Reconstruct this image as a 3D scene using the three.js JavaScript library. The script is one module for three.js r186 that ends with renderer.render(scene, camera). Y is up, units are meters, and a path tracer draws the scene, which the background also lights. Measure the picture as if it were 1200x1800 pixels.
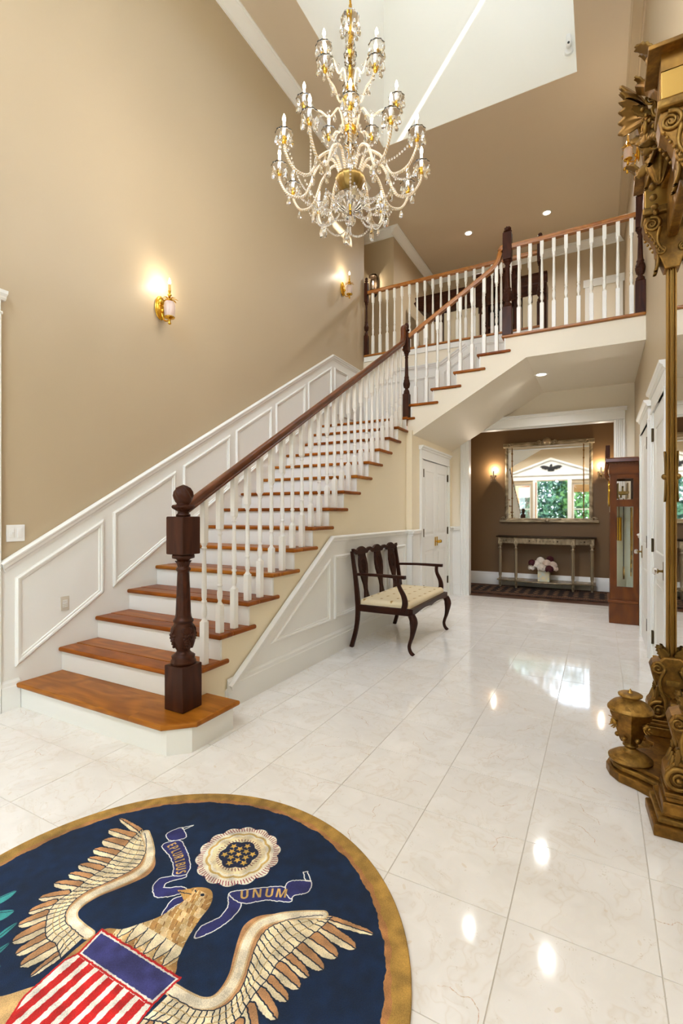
import * as THREE from 'three';
import { RoundedBoxGeometry } from 'three/addons/geometries/RoundedBoxGeometry.js';
import { mergeGeometries, mergeVertices, toCreasedNormals } from 'three/addons/utils/BufferGeometryUtils.js';
import { RectAreaLightUniformsLib } from 'three/addons/lights/RectAreaLightUniformsLib.js';

// ---------------------------------------------------------------- camera, sky, sun, exposure
// World: x right along the entrance wall, y up, -z into the hall. "D" below is the distance into the hall (z = -D).
RectAreaLightUniformsLib.init();
const scene = new THREE.Scene();
const camera = new THREE.PerspectiveCamera(2 * Math.atan(900 / 842) * 180 / Math.PI, 1200 / 1800, 0.05, 200);
camera.position.set(0, 1.4, 0);
camera.rotation.y = Math.atan(454 / 842);
camera.setViewOffset(1200, 1800, 0, -3, 1200, 1800);
const renderer = new THREE.WebGLRenderer();
renderer.toneMapping = THREE.LinearToneMapping;
renderer.toneMappingExposure = 1.24;
renderer.shadowMap.enabled = true;

const SKY = 11, SUN = 15, CANDLE = 0.31;
{ // clear sky: pale at the horizon, blue above
  const w = 64, h = 128, px = new Float32Array(w * h * 4);
  for (let y = 0; y < h; y++) {
    const el = Math.max(0, (y + 0.5) / h * 2 - 1), t = Math.pow(el, 0.55);
    for (let x = 0; x < w; x++) { const o = (y * w + x) * 4; px[o] = SKY * (0.92 - 0.36 * t); px[o + 1] = SKY * (1.0 - 0.2 * t); px[o + 2] = SKY * (1.13 + 0.06 * t); px[o + 3] = 1; }
  }
  const t = new THREE.DataTexture(px, w, h, THREE.RGBAFormat, THREE.FloatType);
  t.mapping = THREE.EquirectangularReflectionMapping; t.magFilter = THREE.LinearFilter; t.needsUpdate = true;
  scene.background = t;
}
const sun = new THREE.DirectionalLight(new THREE.Color(1.0, 0.98, 0.95), SUN);
sun.position.set(-1.6 + 3.32 * 3, 3 + 4.05 * 3, -4 + 0.92 * 3); sun.target.position.set(-1.6, 3, -4);
sun.castShadow = true;
Object.assign(sun.shadow.camera, { left: -12, right: 12, top: 12, bottom: -12, near: 0.5, far: 50 });
sun.shadow.mapSize.set(4096, 4096);
scene.add(sun, sun.target);

// ---------------------------------------------------------------- helpers
let seed = 7;
const rnd = () => { seed = (seed + 0x6d2b79f5) | 0; let t = Math.imul(seed ^ (seed >>> 15), 1 | seed); t = (t + Math.imul(t ^ (t >>> 7), 61 | t)) ^ t; return ((t ^ (t >>> 14)) >>> 0) / 4294967296; };
const rr = (a, b) => a + (b - a) * rnd();
const V = (X, Y, D) => new THREE.Vector3(X, Y, -D);
const lerp = (a, b, t) => a + (b - a) * t, clamp = (x, a = 0, b = 1) => Math.min(b, Math.max(a, x));
const sm = (a, b, x) => { const t = clamp((x - a) / (b - a)); return t * t * (3 - 2 * t); };
const hash = (x, y, s) => { let h = Math.imul(x, 374761393) ^ Math.imul(y, 668265263) ^ Math.imul(s, 1442695041); h = Math.imul(h ^ (h >>> 13), 1274126177); return ((h ^ (h >>> 16)) >>> 0) / 4294967296; };
function noise(x, y, s = 0, per = 0) {
  const xi = Math.floor(x), yi = Math.floor(y), fx = x - xi, fy = y - yi, u = fx * fx * (3 - 2 * fx), v = fy * fy * (3 - 2 * fy);
  const w = (a) => per ? ((a % per) + per) % per : a;
  return lerp(lerp(hash(w(xi), w(yi), s), hash(w(xi + 1), w(yi), s), u), lerp(hash(w(xi), w(yi + 1), s), hash(w(xi + 1), w(yi + 1), s), u), v);
}
const fbm = (x, y, s = 0, oct = 4, per = 0) => { let a = 0, k = 0.5; for (let i = 0; i < oct; i++) { a += k * noise(x, y, s + i * 17, per); x *= 2; y *= 2; per *= 2; k *= 0.5; } return a; };
const noise3 = (p, f, s) => (noise(p.x * f + p.z * f * 0.37, p.y * f, s) + noise(p.y * f + 11, p.z * f + p.x * f * 0.21, s + 5) + noise(p.z * f + 5, p.x * f + 7, s + 9)) / 3;

function canvasTex(w, h, draw, srgb = true) {
  const c = document.createElement('canvas'); c.width = w; c.height = h; draw(c.getContext('2d'), w, h);
  const t = new THREE.CanvasTexture(c); t.wrapS = t.wrapT = THREE.RepeatWrapping; t.magFilter = THREE.LinearFilter; if (srgb) t.colorSpace = THREE.SRGBColorSpace; return t;
}
function pixTex(w, h, f, srgb = true) {   // f(u, v, x, y) -> [r, g, b] in 0..255
  const px = new Uint8Array(w * h * 4);
  for (let y = 0; y < h; y++) for (let x = 0; x < w; x++) { const c = f(x / w, y / h, x, y), o = (y * w + x) * 4; px[o] = clamp(c[0], 0, 255); px[o + 1] = clamp(c[1], 0, 255); px[o + 2] = clamp(c[2], 0, 255); px[o + 3] = 255; }
  const t = new THREE.DataTexture(px, w, h); t.wrapS = t.wrapT = THREE.RepeatWrapping; t.magFilter = THREE.LinearFilter; if (srgb) t.colorSpace = THREE.SRGBColorSpace; t.needsUpdate = true; return t;
}
const grey = (v) => [v, v, v];

// geometry
const noUv2 = (g) => { for (const k of Object.keys(g.attributes)) if (!['position', 'normal', 'uv'].includes(k)) g.deleteAttribute(k); return g; };
const plain = (g) => { g = g.index ? g.toNonIndexed() : g; noUv2(g); if (!g.attributes.normal) g.computeVertexNormals(); if (!g.attributes.uv) g.setAttribute('uv', new THREE.BufferAttribute(new Float32Array(g.attributes.position.count * 2), 2)); return g; };
const merge = (list) => list.length === 1 ? plain(list[0]) : mergeGeometries(list.map(plain));
// uv in metres, taken from the object's own axes; grain axis runs along u
function uvm(g, grain = 'x', s = 1, ou = 0, ov = 0) {
  g = plain(g); const p = g.attributes.position, uv = new Float32Array(p.count * 2), ax = ['x', 'y', 'z'], gi = ax.indexOf(grain);
  const a = new THREE.Vector3(), b = new THREE.Vector3(), c = new THREE.Vector3();
  for (let i = 0; i < p.count; i += 3) {
    a.fromBufferAttribute(p, i); b.fromBufferAttribute(p, i + 1); c.fromBufferAttribute(p, i + 2);
    const n = b.clone().sub(a).cross(c.clone().sub(a)); const m = [Math.abs(n.x), Math.abs(n.y), Math.abs(n.z)], k = m.indexOf(Math.max(...m));
    let o = [0, 1, 2].filter((q) => q !== k); if (o[1] === gi) o = [o[1], o[0]];
    [a, b, c].forEach((q, j) => { const e = [q.x, q.y, q.z]; uv[(i + j) * 2] = e[o[0]] * s + ou; uv[(i + j) * 2 + 1] = e[o[1]] * s + ov; });
  }
  g.setAttribute('uv', new THREE.BufferAttribute(uv, 2)); return g;
}
const box = (x0, x1, y0, y1, d0, d1) => { const g = new THREE.BoxGeometry(Math.abs(x1 - x0), Math.abs(y1 - y0), Math.abs(d1 - d0)); g.translate((x0 + x1) / 2, (y0 + y1) / 2, -(d0 + d1) / 2); return g; };
const rbox = (x0, x1, y0, y1, d0, d1, r = 0.006, seg = 2) => { const a = Math.abs(x1 - x0), b = Math.abs(y1 - y0), c = Math.abs(d1 - d0); const g = new RoundedBoxGeometry(a, b, c, seg, Math.min(r, a / 2.01, b / 2.01, c / 2.01)); g.translate((x0 + x1) / 2, (y0 + y1) / 2, -(d0 + d1) / 2); return g; };
const mv = (g, x = 0, y = 0, z = 0) => { g.translate(x, y, z); return g; };
const lathe = (pts, seg = 24) => new THREE.LatheGeometry(pts.map(([r, y]) => new THREE.Vector2(Math.max(r, 0), y)), seg);
const ball = (r, x = 0, y = 0, z = 0, w = 12, h = 8) => mv(new THREE.SphereGeometry(r, w, h), x, y, z);
const cyl = (r0, r1, h, seg = 14) => new THREE.CylinderGeometry(r0, r1, h, seg);
const rod = (a, b, r, seg = 8) => { const d = b.clone().sub(a), g = new THREE.CylinderGeometry(r, r, d.length(), seg); g.applyQuaternion(new THREE.Quaternion().setFromUnitVectors(new THREE.Vector3(0, 1, 0), d.normalize())); const m = a.clone().add(b).multiplyScalar(0.5); return mv(g, m.x, m.y, m.z); };
// extrude a polygon given in a plane: 'xy' pushes along D from d0 to d1, 'dy' (points [D, Y]) pushes along X, 'xd' (points [X, D]) pushes along Y
function ext(pts, plane, a0, a1, bevel = 0, holes = []) {
  const P = (q) => plane === 'dy' ? new THREE.Vector2(-q[0], q[1]) : plane === 'xd' ? new THREE.Vector2(q[0], -q[1]) : new THREE.Vector2(q[0], q[1]);
  const sh = new THREE.Shape(pts.map(P)); for (const h of holes) sh.holes.push(new THREE.Path(h.map(P)));
  const lo = Math.min(a0, a1), d = Math.abs(a1 - a0);
  const g = new THREE.ExtrudeGeometry(sh, { depth: d - 2 * bevel, bevelEnabled: bevel > 0, bevelSize: bevel, bevelThickness: bevel, bevelOffset: -bevel, bevelSegments: 2, curveSegments: 8 });
  g.translate(0, 0, bevel);
  if (plane === 'xy') g.translate(0, 0, -lo - d);
  else if (plane === 'dy') { g.applyMatrix4(new THREE.Matrix4().makeBasis(new THREE.Vector3(0, 0, 1), new THREE.Vector3(0, 1, 0), new THREE.Vector3(-1, 0, 0))); g.translate(lo + d, 0, 0); }
  else { g.applyMatrix4(new THREE.Matrix4().makeBasis(new THREE.Vector3(1, 0, 0), new THREE.Vector3(0, 0, 1), new THREE.Vector3(0, -1, 0))); g.translate(0, lo + d, 0); }
  return g;
}
// moulding: closed profile [[a, b]] (a = in the plane, to the left of the path; b = along N) swept along a planar path with mitred corners
function sweep(prof, path, N, closed = false, crease = 0.6) {
  const n = path.length, rings = [];
  for (let i = 0; i < n; i++) {
    const prev = path[(i - 1 + n) % n], cur = path[i], next = path[(i + 1) % n];
    const t1 = cur.clone().sub(prev).normalize(), t2 = next.clone().sub(cur).normalize();
    const l1 = N.clone().cross(t1), l2 = N.clone().cross(t2);
    let m; if (!closed && i === 0) m = l2; else if (!closed && i === n - 1) m = l1; else m = l1.clone().add(l2).multiplyScalar(1 / Math.max(0.2, 1 + l1.dot(l2)));
    rings.push(prof.map(([a, b]) => cur.clone().addScaledVector(m, a).addScaledVector(N, b)));
  }
  const pos = [], uv = [], tri = (...q) => q.forEach(([v, a, b]) => { pos.push(v.x, v.y, v.z); uv.push(a, b); });
  let L = 0; const k = prof.length;
  for (let i = 0; i < (closed ? n : n - 1); i++) {
    const A = rings[i], B = rings[(i + 1) % n], len = path[i].distanceTo(path[(i + 1) % n]); let w = 0;
    for (let j = 0; j < k; j++) { const j2 = (j + 1) % k, dw = Math.hypot(prof[j2][0] - prof[j][0], prof[j2][1] - prof[j][1]);
      tri([A[j], L, w], [B[j], L + len, w], [B[j2], L + len, w + dw]); tri([A[j], L, w], [B[j2], L + len, w + dw], [A[j2], L, w + dw]); w += dw; }
    L += len;
  }
  if (!closed) { const f = THREE.ShapeUtils.triangulateShape(prof.map(([a, b]) => new THREE.Vector2(a, b)), []);
    for (const [r, fl] of [[rings[0], 0], [rings[n - 1], 1]]) for (const [a, b, c] of f) tri(...(fl ? [a, b, c] : [a, c, b]).map((q) => [r[q], prof[q][0], prof[q][1]])); }
  const g = new THREE.BufferGeometry(); g.setAttribute('position', new THREE.Float32BufferAttribute(pos, 3)); g.setAttribute('uv', new THREE.Float32BufferAttribute(uv, 2));
  return toCreasedNormals(g, crease);
}
// round bar of changing thickness along a curve
function taper(pts, rad, seg = 8, n = 24, flat = 1) {
  const cv = new THREE.CatmullRomCurve3(pts), fr = cv.computeFrenetFrames(n), pos = [], idx = [], uv = [];
  for (let i = 0; i <= n; i++) { const t = i / n, p = cv.getPointAt(t), u = t * (rad.length - 1), k = Math.min(rad.length - 2, Math.floor(u)), r = lerp(rad[k], rad[k + 1], u - k);
    for (let j = 0; j <= seg; j++) { const a = j / seg * Math.PI * 2, q = p.clone().addScaledVector(fr.normals[i], Math.cos(a) * r).addScaledVector(fr.binormals[i], Math.sin(a) * r * flat); pos.push(q.x, q.y, q.z); uv.push(t, j / seg); } }
  for (let i = 0; i < n; i++) for (let j = 0; j < seg; j++) { const a = i * (seg + 1) + j, b = a + seg + 1; idx.push(a, a + 1, b, b, a + 1, b + 1); }
  const e0 = pos.length / 3; for (const i of [0, n]) { const p = cv.getPointAt(i / n); pos.push(p.x, p.y, p.z); uv.push(0, 0); const c = pos.length / 3 - 1; for (let j = 0; j < seg; j++) { const a = i * (seg + 1) + j; i ? idx.push(c, a, a + 1) : idx.push(c, a + 1, a); } }
  const g = new THREE.BufferGeometry(); g.setAttribute('position', new THREE.Float32BufferAttribute(pos, 3)); g.setAttribute('uv', new THREE.Float32BufferAttribute(uv, 2)); g.setIndex(idx); g.computeVertexNormals(); return g;
}
// rectangular bar along points; 'side' = direction of its width; sizes = [[width, depth]...]
function bar(pts, sizes, side, n = 16) {
  const cv = pts.length > 2 ? new THREE.CatmullRomCurve3(pts) : new THREE.LineCurve3(pts[0], pts[1]), rings = []; if (pts.length < 3) n = 1;
  for (let i = 0; i <= n; i++) { const t = i / n, p = cv.getPointAt(t), tg = cv.getTangentAt(t), u = t * (sizes.length - 1), k = Math.max(0, Math.min(sizes.length - 2, Math.floor(u))), f = u - k;
    const w = lerp(sizes[k][0], sizes[Math.min(k + 1, sizes.length - 1)][0], f) / 2, d = lerp(sizes[k][1], sizes[Math.min(k + 1, sizes.length - 1)][1], f) / 2, up = side.clone().cross(tg).normalize(), c = Math.min(w, d) * 0.25;
    rings.push([[w, d - c], [w - c, d], [-w + c, d], [-w, d - c], [-w, -d + c], [-w + c, -d], [w - c, -d], [w, -d + c]].map(([a, b]) => p.clone().addScaledVector(side, a).addScaledVector(up, b))); }
  const pos = [], uv = [], put = (v, a, b) => { pos.push(v.x, v.y, v.z); uv.push(a, b); };
  for (let i = 0; i < n; i++) for (let j = 0; j < 8; j++) { const A = rings[i], B = rings[i + 1], j2 = (j + 1) % 8, u0 = i / n, u1 = (i + 1) / n;
    put(A[j], u0, j / 8); put(B[j], u1, j / 8); put(B[j2], u1, (j + 1) / 8); put(A[j], u0, j / 8); put(B[j2], u1, (j + 1) / 8); put(A[j2], u0, (j + 1) / 8); }
  for (const [r, f] of [[rings[0], 0], [rings[n], 1]]) for (let j = 1; j < 7; j++) (f ? [0, j, j + 1] : [0, j + 1, j]).forEach((q) => put(r[q], q / 8, 0));
  const g = new THREE.BufferGeometry(); g.setAttribute('position', new THREE.Float32BufferAttribute(pos, 3)); g.setAttribute('uv', new THREE.Float32BufferAttribute(uv, 2)); return toCreasedNormals(g, 0.7);
}
// push a surface in and out, as carving does
function carve(g, amp, f, s = 1, extra) {
  g = g.clone(); g.deleteAttribute('uv'); g.deleteAttribute('normal'); g = mergeVertices(g, 1e-5); g.computeVertexNormals(); const p = g.attributes.position, n = g.attributes.normal, v = new THREE.Vector3(), m = new THREE.Vector3();
  for (let i = 0; i < p.count; i++) { v.fromBufferAttribute(p, i); m.fromBufferAttribute(n, i); const d = amp * (noise3(v, f, s) - 0.5) * 2 + (extra ? extra(v) : 0); v.addScaledVector(m, d); p.setXYZ(i, v.x, v.y, v.z); }
  g.computeVertexNormals(); return g;
}
// volute: a flat spiral bar in the plane of axes ex, ey
function volute(c, ex, ey, r0, turns, rad, dir = 1, a0 = 0) {
  const pts = [], rs = [], n = Math.round(turns * 10);
  for (let i = 0; i <= n; i++) { const t = i / n, a = a0 + dir * t * turns * Math.PI * 2, r = r0 * (1 - 0.86 * t); pts.push(c.clone().addScaledVector(ex, Math.cos(a) * r).addScaledVector(ey, Math.sin(a) * r)); rs.push(rad * (1 - 0.55 * t)); }
  return taper(pts, rs, 7, n * 2);
}
// acanthus-like leaf: curved blade with lobes, from base point along dir, curling towards curl
function leafGeo(base, dir, curl, side, len, wid, thick = 0.008, lobes = 5) {
  const n = 10, pos = [], idx = [], pt = (t, s, up) => base.clone().addScaledVector(dir, len * (t - 0.25 * t * t)).addScaledVector(curl, len * 0.55 * t * t).addScaledVector(side, s);
  for (let i = 0; i <= n; i++) { const t = i / n, w = wid * Math.sin(Math.PI * Math.pow(0.12 + 0.88 * (1 - t), 0.8) * 0.92) * (0.78 + 0.22 * Math.abs(Math.cos(t * lobes * Math.PI)));
    for (const [s, h] of [[-1, 0], [-0.5, 0.6], [0, 0.15], [0.5, 0.6], [1, 0], [0.4, -0.8], [-0.4, -0.8]]) { const q = pt(t, s * w / 2).addScaledVector(curl.clone().cross(side).cross(side).normalize().multiplyScalar(-1), h * thick); pos.push(q.x, q.y, q.z); } }
  for (let i = 0; i < n; i++) for (let j = 0; j < 7; j++) { const a = i * 7 + j, b = i * 7 + (j + 1) % 7; idx.push(a, b, a + 7, b, b + 7, a + 7); }
  const g = new THREE.BufferGeometry(); g.setAttribute('position', new THREE.Float32BufferAttribute(pos, 3)); g.setIndex(idx); g.computeVertexNormals(); return g;
}
// wall slab with rectangular holes: ranges along two axes; put(u0,u1,v0,v1) makes each piece
function holed(u0, u1, v0, v1, holes, put) {
  const us = [...new Set([u0, u1, ...holes.flatMap((h) => [h[0], h[1]])])].filter((u) => u >= u0 && u <= u1).sort((a, b) => a - b), vs = [...new Set([v0, v1, ...holes.flatMap((h) => [h[2], h[3]])])].filter((v) => v >= v0 && v <= v1).sort((a, b) => a - b), out = [];
  for (let i = 0; i < us.length - 1; i++) { let start = null;
    for (let j = 0; j < vs.length; j++) { const cu = (us[i] + us[i + 1]) / 2, cv = j < vs.length - 1 ? (vs[j] + vs[j + 1]) / 2 : 1e9, solid = j < vs.length - 1 && !holes.some((h) => cu > h[0] && cu < h[1] && cv > h[2] && cv < h[3]);
      if (solid && start === null) start = vs[j]; if (!solid && start !== null) { out.push(put(us[i], us[i + 1], start, vs[j])); start = null; } } }
  return merge(out);
}
// names, things, parts
const used = {};
const numbered = (n) => { const k = used[n] = (used[n] ?? -1) + 1; return k ? n + '_' + String(k).padStart(3, '0') : n; };
function part(parent, name, geo, mat, label) { const m = new THREE.Mesh(geo, mat); m.name = name; parent.add(m); if (label) m.userData.label = label; return m; }
function thing(name, label, category, group, at) { const g = new THREE.Group(); g.name = numbered(name); g.userData = { label, category }; if (group) g.userData.group = group; if (at) g.position.copy(at); scene.add(g); return g; }
function solo(name, geo, mat, label, category, group) { const m = new THREE.Mesh(geo, mat); m.name = numbered(name); m.userData = { label, category }; if (group) m.userData.group = group; scene.add(m); return m; }
function struct(name, geo, mat, label) { const m = geo ? new THREE.Mesh(geo, mat) : new THREE.Group(); m.name = numbered(name); m.userData = { kind: 'structure' }; if (label) m.userData.label = label; scene.add(m); return m; }
function lampAt(parent, x, y, z, color, power, size = 1) { const l = new THREE.PointLight(color, power, 0, 2); l.position.set(x, y, z); l.castShadow = true; l.shadow.radius = size; l.shadow.mapSize.set(256, 256); parent.add(l); return l; }

// ---------------------------------------------------------------- materials
const M = {};
const std = (c, rough = 0.6, o = {}) => new THREE.MeshPhysicalMaterial({ color: c, roughness: rough, ...o });
const fine = pixTex(256, 256, (u, v) => grey(128 + 90 * (fbm(u * 48, v * 48, 3, 3, 48) - 0.5)), false); fine.repeat.set(3, 3);
const paintBump = { bumpMap: fine, bumpScale: 0.0006 };
M.tan = std('#bda98a', 0.5, paintBump);
M.cream = std('#f0e5cf', 0.5, paintBump);
M.warmLitCream = std('#eedfbf', 0.5, paintBump);  // same paint as the other cream, yellowed for warm lamplight
M.ceil = std('#d3c2a7', 0.55, paintBump);  // wall tan, lightened to make up for light the ceiling lacks
M.bounceCarpet = std('#dcd2c0', 0.95, { bumpMap: fine, bumpScale: 0.004 });  // unseen floor finish, made pale to bounce light to the ceiling
M.wellCream = std('#efeadf', 0.6, paintBump);
M.brown = std('#785a38', 0.5, paintBump);
M.white = std('#efede6', 0.38);
M.whiteSpindle = std('#f1eee6', 0.35);
M.grout = std('#cfc6b8', 0.8);
const woodTex = (c0, c1, sd, dark = 0.35) => pixTex(1024, 256, (u, v) => {   // grain along u
  const w = fbm(u * 3, v * 6, sd, 3, 0), g1 = fbm(u * 6 + w * 2, v * 90 + w * 8, sd + 1, 3), ring = 0.5 + 0.5 * Math.sin((v * 7 + w * 5.5) * 6.28), t = clamp(0.55 * g1 + 0.3 * ring + 0.3 * (w - 0.3)), pore = g1 > 0.62 ? 1 - dark * (g1 - 0.62) * 4 : 1;
  return [0, 1, 2].map((k) => lerp(c0[k], c1[k], t) * pore);
});
const wTread = woodTex([126, 70, 16], [202, 128, 42], 21), wRail = woodTex([138, 80, 26], [198, 130, 52], 22), wRailDark = woodTex([82, 40, 16], [132, 72, 32], 26), wDark = woodTex([44, 21, 12], [90, 48, 28], 23), wClock = woodTex([76, 36, 9], [138, 74, 22], 24), wFloor = woodTex([58, 30, 16], [110, 62, 34], 25);
const woodM = (t, rough, o = {}) => new THREE.MeshPhysicalMaterial({ map: t, roughness: rough, clearcoat: 0.3, clearcoatRoughness: 0.2, specularIntensity: 0.6, ...o });
const tint = (m, c) => { const k = m.clone(); k.color.set(c); return k; };
M.tread = woodM(wTread, 0.36, { clearcoat: 0.06, specularIntensity: 0.3 });
M.treads = ['#ffffff', '#f3dfc6', '#e0c8a8', '#fff2dc', '#d8bb98'].map((c) => tint(M.tread, c));
M.rail = woodM(wRail, 0.3);
M.railDark = woodM(wRailDark, 0.28);
M.mahogany = woodM(wDark, 0.42, { clearcoat: 0.06, specularIntensity: 0.28 });
M.benchWood = woodM(wDark, 0.38, { color: '#c9b2a4', clearcoat: 0.1, specularIntensity: 0.35 });
M.clockWood = woodM(wClock, 0.3);
M.floorWood = woodM(wFloor, 0.35);
const patina = pixTex(256, 256, (u, v) => { const a = fbm(u * 8, v * 8, 31, 4, 8), b = fbm(u * 40, v * 40, 35, 2, 40), t = clamp(0.25 + 1.1 * (a - 0.2) + 0.5 * (b - 0.4)); return [lerp(84, 190, t), lerp(58, 144, t), lerp(20, 66, t)]; });
const patRough = pixTex(128, 128, (u, v) => grey(95 + 90 * fbm(u * 10, v * 10, 37, 3, 10)), false);
M.gilt = new THREE.MeshPhysicalMaterial({ map: patina, roughnessMap: patRough, roughness: 0.9, metalness: 0.75 });
M.giltBright = new THREE.MeshPhysicalMaterial({ color: '#a47c38', roughness: 0.36, metalness: 0.85 });
M.giltPlain = new THREE.MeshPhysicalMaterial({ map: patina, color: '#e8ddcc', roughness: 0.42, metalness: 0.75 });
M.brass = new THREE.MeshPhysicalMaterial({ color: '#e3b341', roughness: 0.16, metalness: 1 });
M.brassDull = new THREE.MeshPhysicalMaterial({ color: '#8f7440', roughness: 0.38, metalness: 0.95 });
M.goldArm = new THREE.MeshPhysicalMaterial({ color: '#f0cf8a', roughness: 0.22, metalness: 0.9 });
M.bronze = new THREE.MeshPhysicalMaterial({ color: '#3c2c1c', roughness: 0.45, metalness: 0.7 });
M.mirror = new THREE.MeshPhysicalMaterial({ color: '#f2f2ee', roughness: 0.02, metalness: 1 });
M.crystal = new THREE.MeshPhysicalMaterial({ color: '#ffffff', roughness: 0.03, transmission: 1, thickness: 0.02, ior: 1.52 });
M.glassArm = new THREE.MeshPhysicalMaterial({ color: '#fff6e6', roughness: 0.05, transmission: 1, thickness: 0.01, ior: 1.48 });
M.pane = new THREE.MeshPhysicalMaterial({ color: '#ffffff', roughness: 0.02, transmission: 1, thickness: 0, ior: 1.5 });
M.frosted = new THREE.MeshPhysicalMaterial({ color: '#f3e6e0', roughness: 0.35, transmission: 0.6, thickness: 0, ior: 1.5, bumpMap: fine, bumpScale: 0.004 });
M.candle = std('#f4f0ea', 0.5);
M.candleGold = std('#d9a95c', 0.5);
M.bulb = new THREE.MeshStandardMaterial({ color: '#fff4e0', emissive: new THREE.Color(1, 0.86, 0.66), emissiveIntensity: 9 });
M.downlight = new THREE.MeshStandardMaterial({ color: '#fff8ee', emissive: new THREE.Color(1, 0.9, 0.76), emissiveIntensity: 6 });
M.black = std('#141110', 0.5);
M.plastic = std('#f0eeea', 0.35);
M.hinge = new THREE.MeshPhysicalMaterial({ color: '#5f523c', roughness: 0.4, metalness: 0.9 });
const WARM = new THREE.Color(1, 0.88, 0.7), WARM2 = new THREE.Color(1, 0.975, 0.945);

// ---------------------------------------------------------------- the setting
const XL = -3.72, XR = 0.452, DF = -1.5, YC = 7.2, XS = -2.36, XC = -2.275, DB = 7.72, DH = 8.29, DW = 9.8, RISE = 0.1825, YU = 23 * RISE;
const NX_ = new THREE.Vector3(-1, 0, 0), PX_ = new THREE.Vector3(1, 0, 0), PZ_ = new THREE.Vector3(0, 0, 1), NZ_ = new THREE.Vector3(0, 0, -1), PY_ = new THREE.Vector3(0, 1, 0);
const CROWN = [[0, 0], [-0.15, 0], [-0.15, 0.018], [-0.125, 0.026], [-0.115, 0.04], [-0.06, 0.075], [-0.035, 0.115], [-0.022, 0.12], [-0.018, 0.14], [0, 0.14]];
const BASE = [[0, 0], [0, 0.018], [0.165, 0.018], [0.172, 0.013], [0.195, 0.013], [0.205, 0.006], [0.215, 0.004], [0.215, 0]];
const CAP = [[-0.07, 0], [-0.07, 0.008], [-0.05, 0.012], [-0.04, 0.024], [-0.018, 0.028], [-0.012, 0.036], [0.0, 0.038], [0.008, 0.03], [0.014, 0.012], [0.014, 0]];
const MOULD = [[-0.022, 0], [-0.02, 0.012], [-0.01, 0.02], [0.002, 0.018], [0.006, 0.009], [0.018, 0.009], [0.022, 0.004], [0.022, 0]];

// floor: marble tiles on a grout bed
const marble = [];
for (let i = 0; i < 7; i++) marble.push(canvasTex(512, 512, (c, w, h) => {
  const im = c.createImageData(w, h), s = 50 + i * 13;
  for (let y = 0; y < h; y++) for (let x = 0; x < w; x++) {
    const u = x / w, v = y / h, wx = fbm(u * 4, v * 4, s, 3), a = fbm(u * 3 + wx * 1.6, v * 2.2 + wx * 2.0, s + 1, 5), b = Math.abs(fbm(u * 5 + wx * 2, v * 3.2 + wx * 2.4, s + 2, 4) - 0.47), vein = Math.exp(-b * 46), sp = noise(u * 120, v * 120, s + 7) * noise(u * 17, v * 17, s + 8);
    const t = (a - 0.46) * 46, k = (y * w + x) * 4, sw = sp > 0.72 ? 14 : 0;
    im.data[k] = 238 + t * 0.4 - vein * 7 - sw; im.data[k + 1] = 233 + t * 0.44 - vein * 10 - sw * 1.2; im.data[k + 2] = 226 + t * 0.5 - vein * 14 - sw * 1.6; im.data[k + 3] = 255;
  }
  c.putImageData(im, 0, 0);
  const nv = [2, 1, 3, 1, 2, 0, 2][i];
  for (let q = 0; q < nv; q++) { // rusty cracks
    let x = rr(0.15, 0.8) * w, y = rr(0.1, 0.7) * h, a = rr(0.2, 1.4); const n = 22 + Math.floor(rr(0, 26));
    for (let j = 0; j < n; j++) { const L = rr(3, 9), nx = x + Math.cos(a) * L, ny = y + Math.sin(a) * L; a += rr(-0.75, 0.75); a += (0.8 - a) * 0.12;
      c.strokeStyle = `rgba(${150 + rr(0, 40)},${96 + rr(0, 30)},${52 + rr(0, 25)},${rr(0.12, 0.75) * (0.4 + 0.6 * Math.sin(j / n * 3.1))})`; c.lineWidth = rr(0.9, 3.6); c.beginPath(); c.moveTo(x, y); c.lineTo(nx, ny); c.stroke(); x = nx; y = ny; } }
  for (let q = 0; q < 3; q++) { c.fillStyle = `rgba(190,150,95,${rr(0.05, 0.16)})`; c.beginPath(); c.ellipse(rr(0, w), rr(0, h), rr(4, 20), rr(3, 8), rr(0, 3), 0, 7); c.fill(); }
}));
const marbleM = marble.map((t) => new THREE.MeshPhysicalMaterial({ map: t, roughness: 0.06, ior: 1.5 }));
const TILE = 0.4475;
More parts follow.
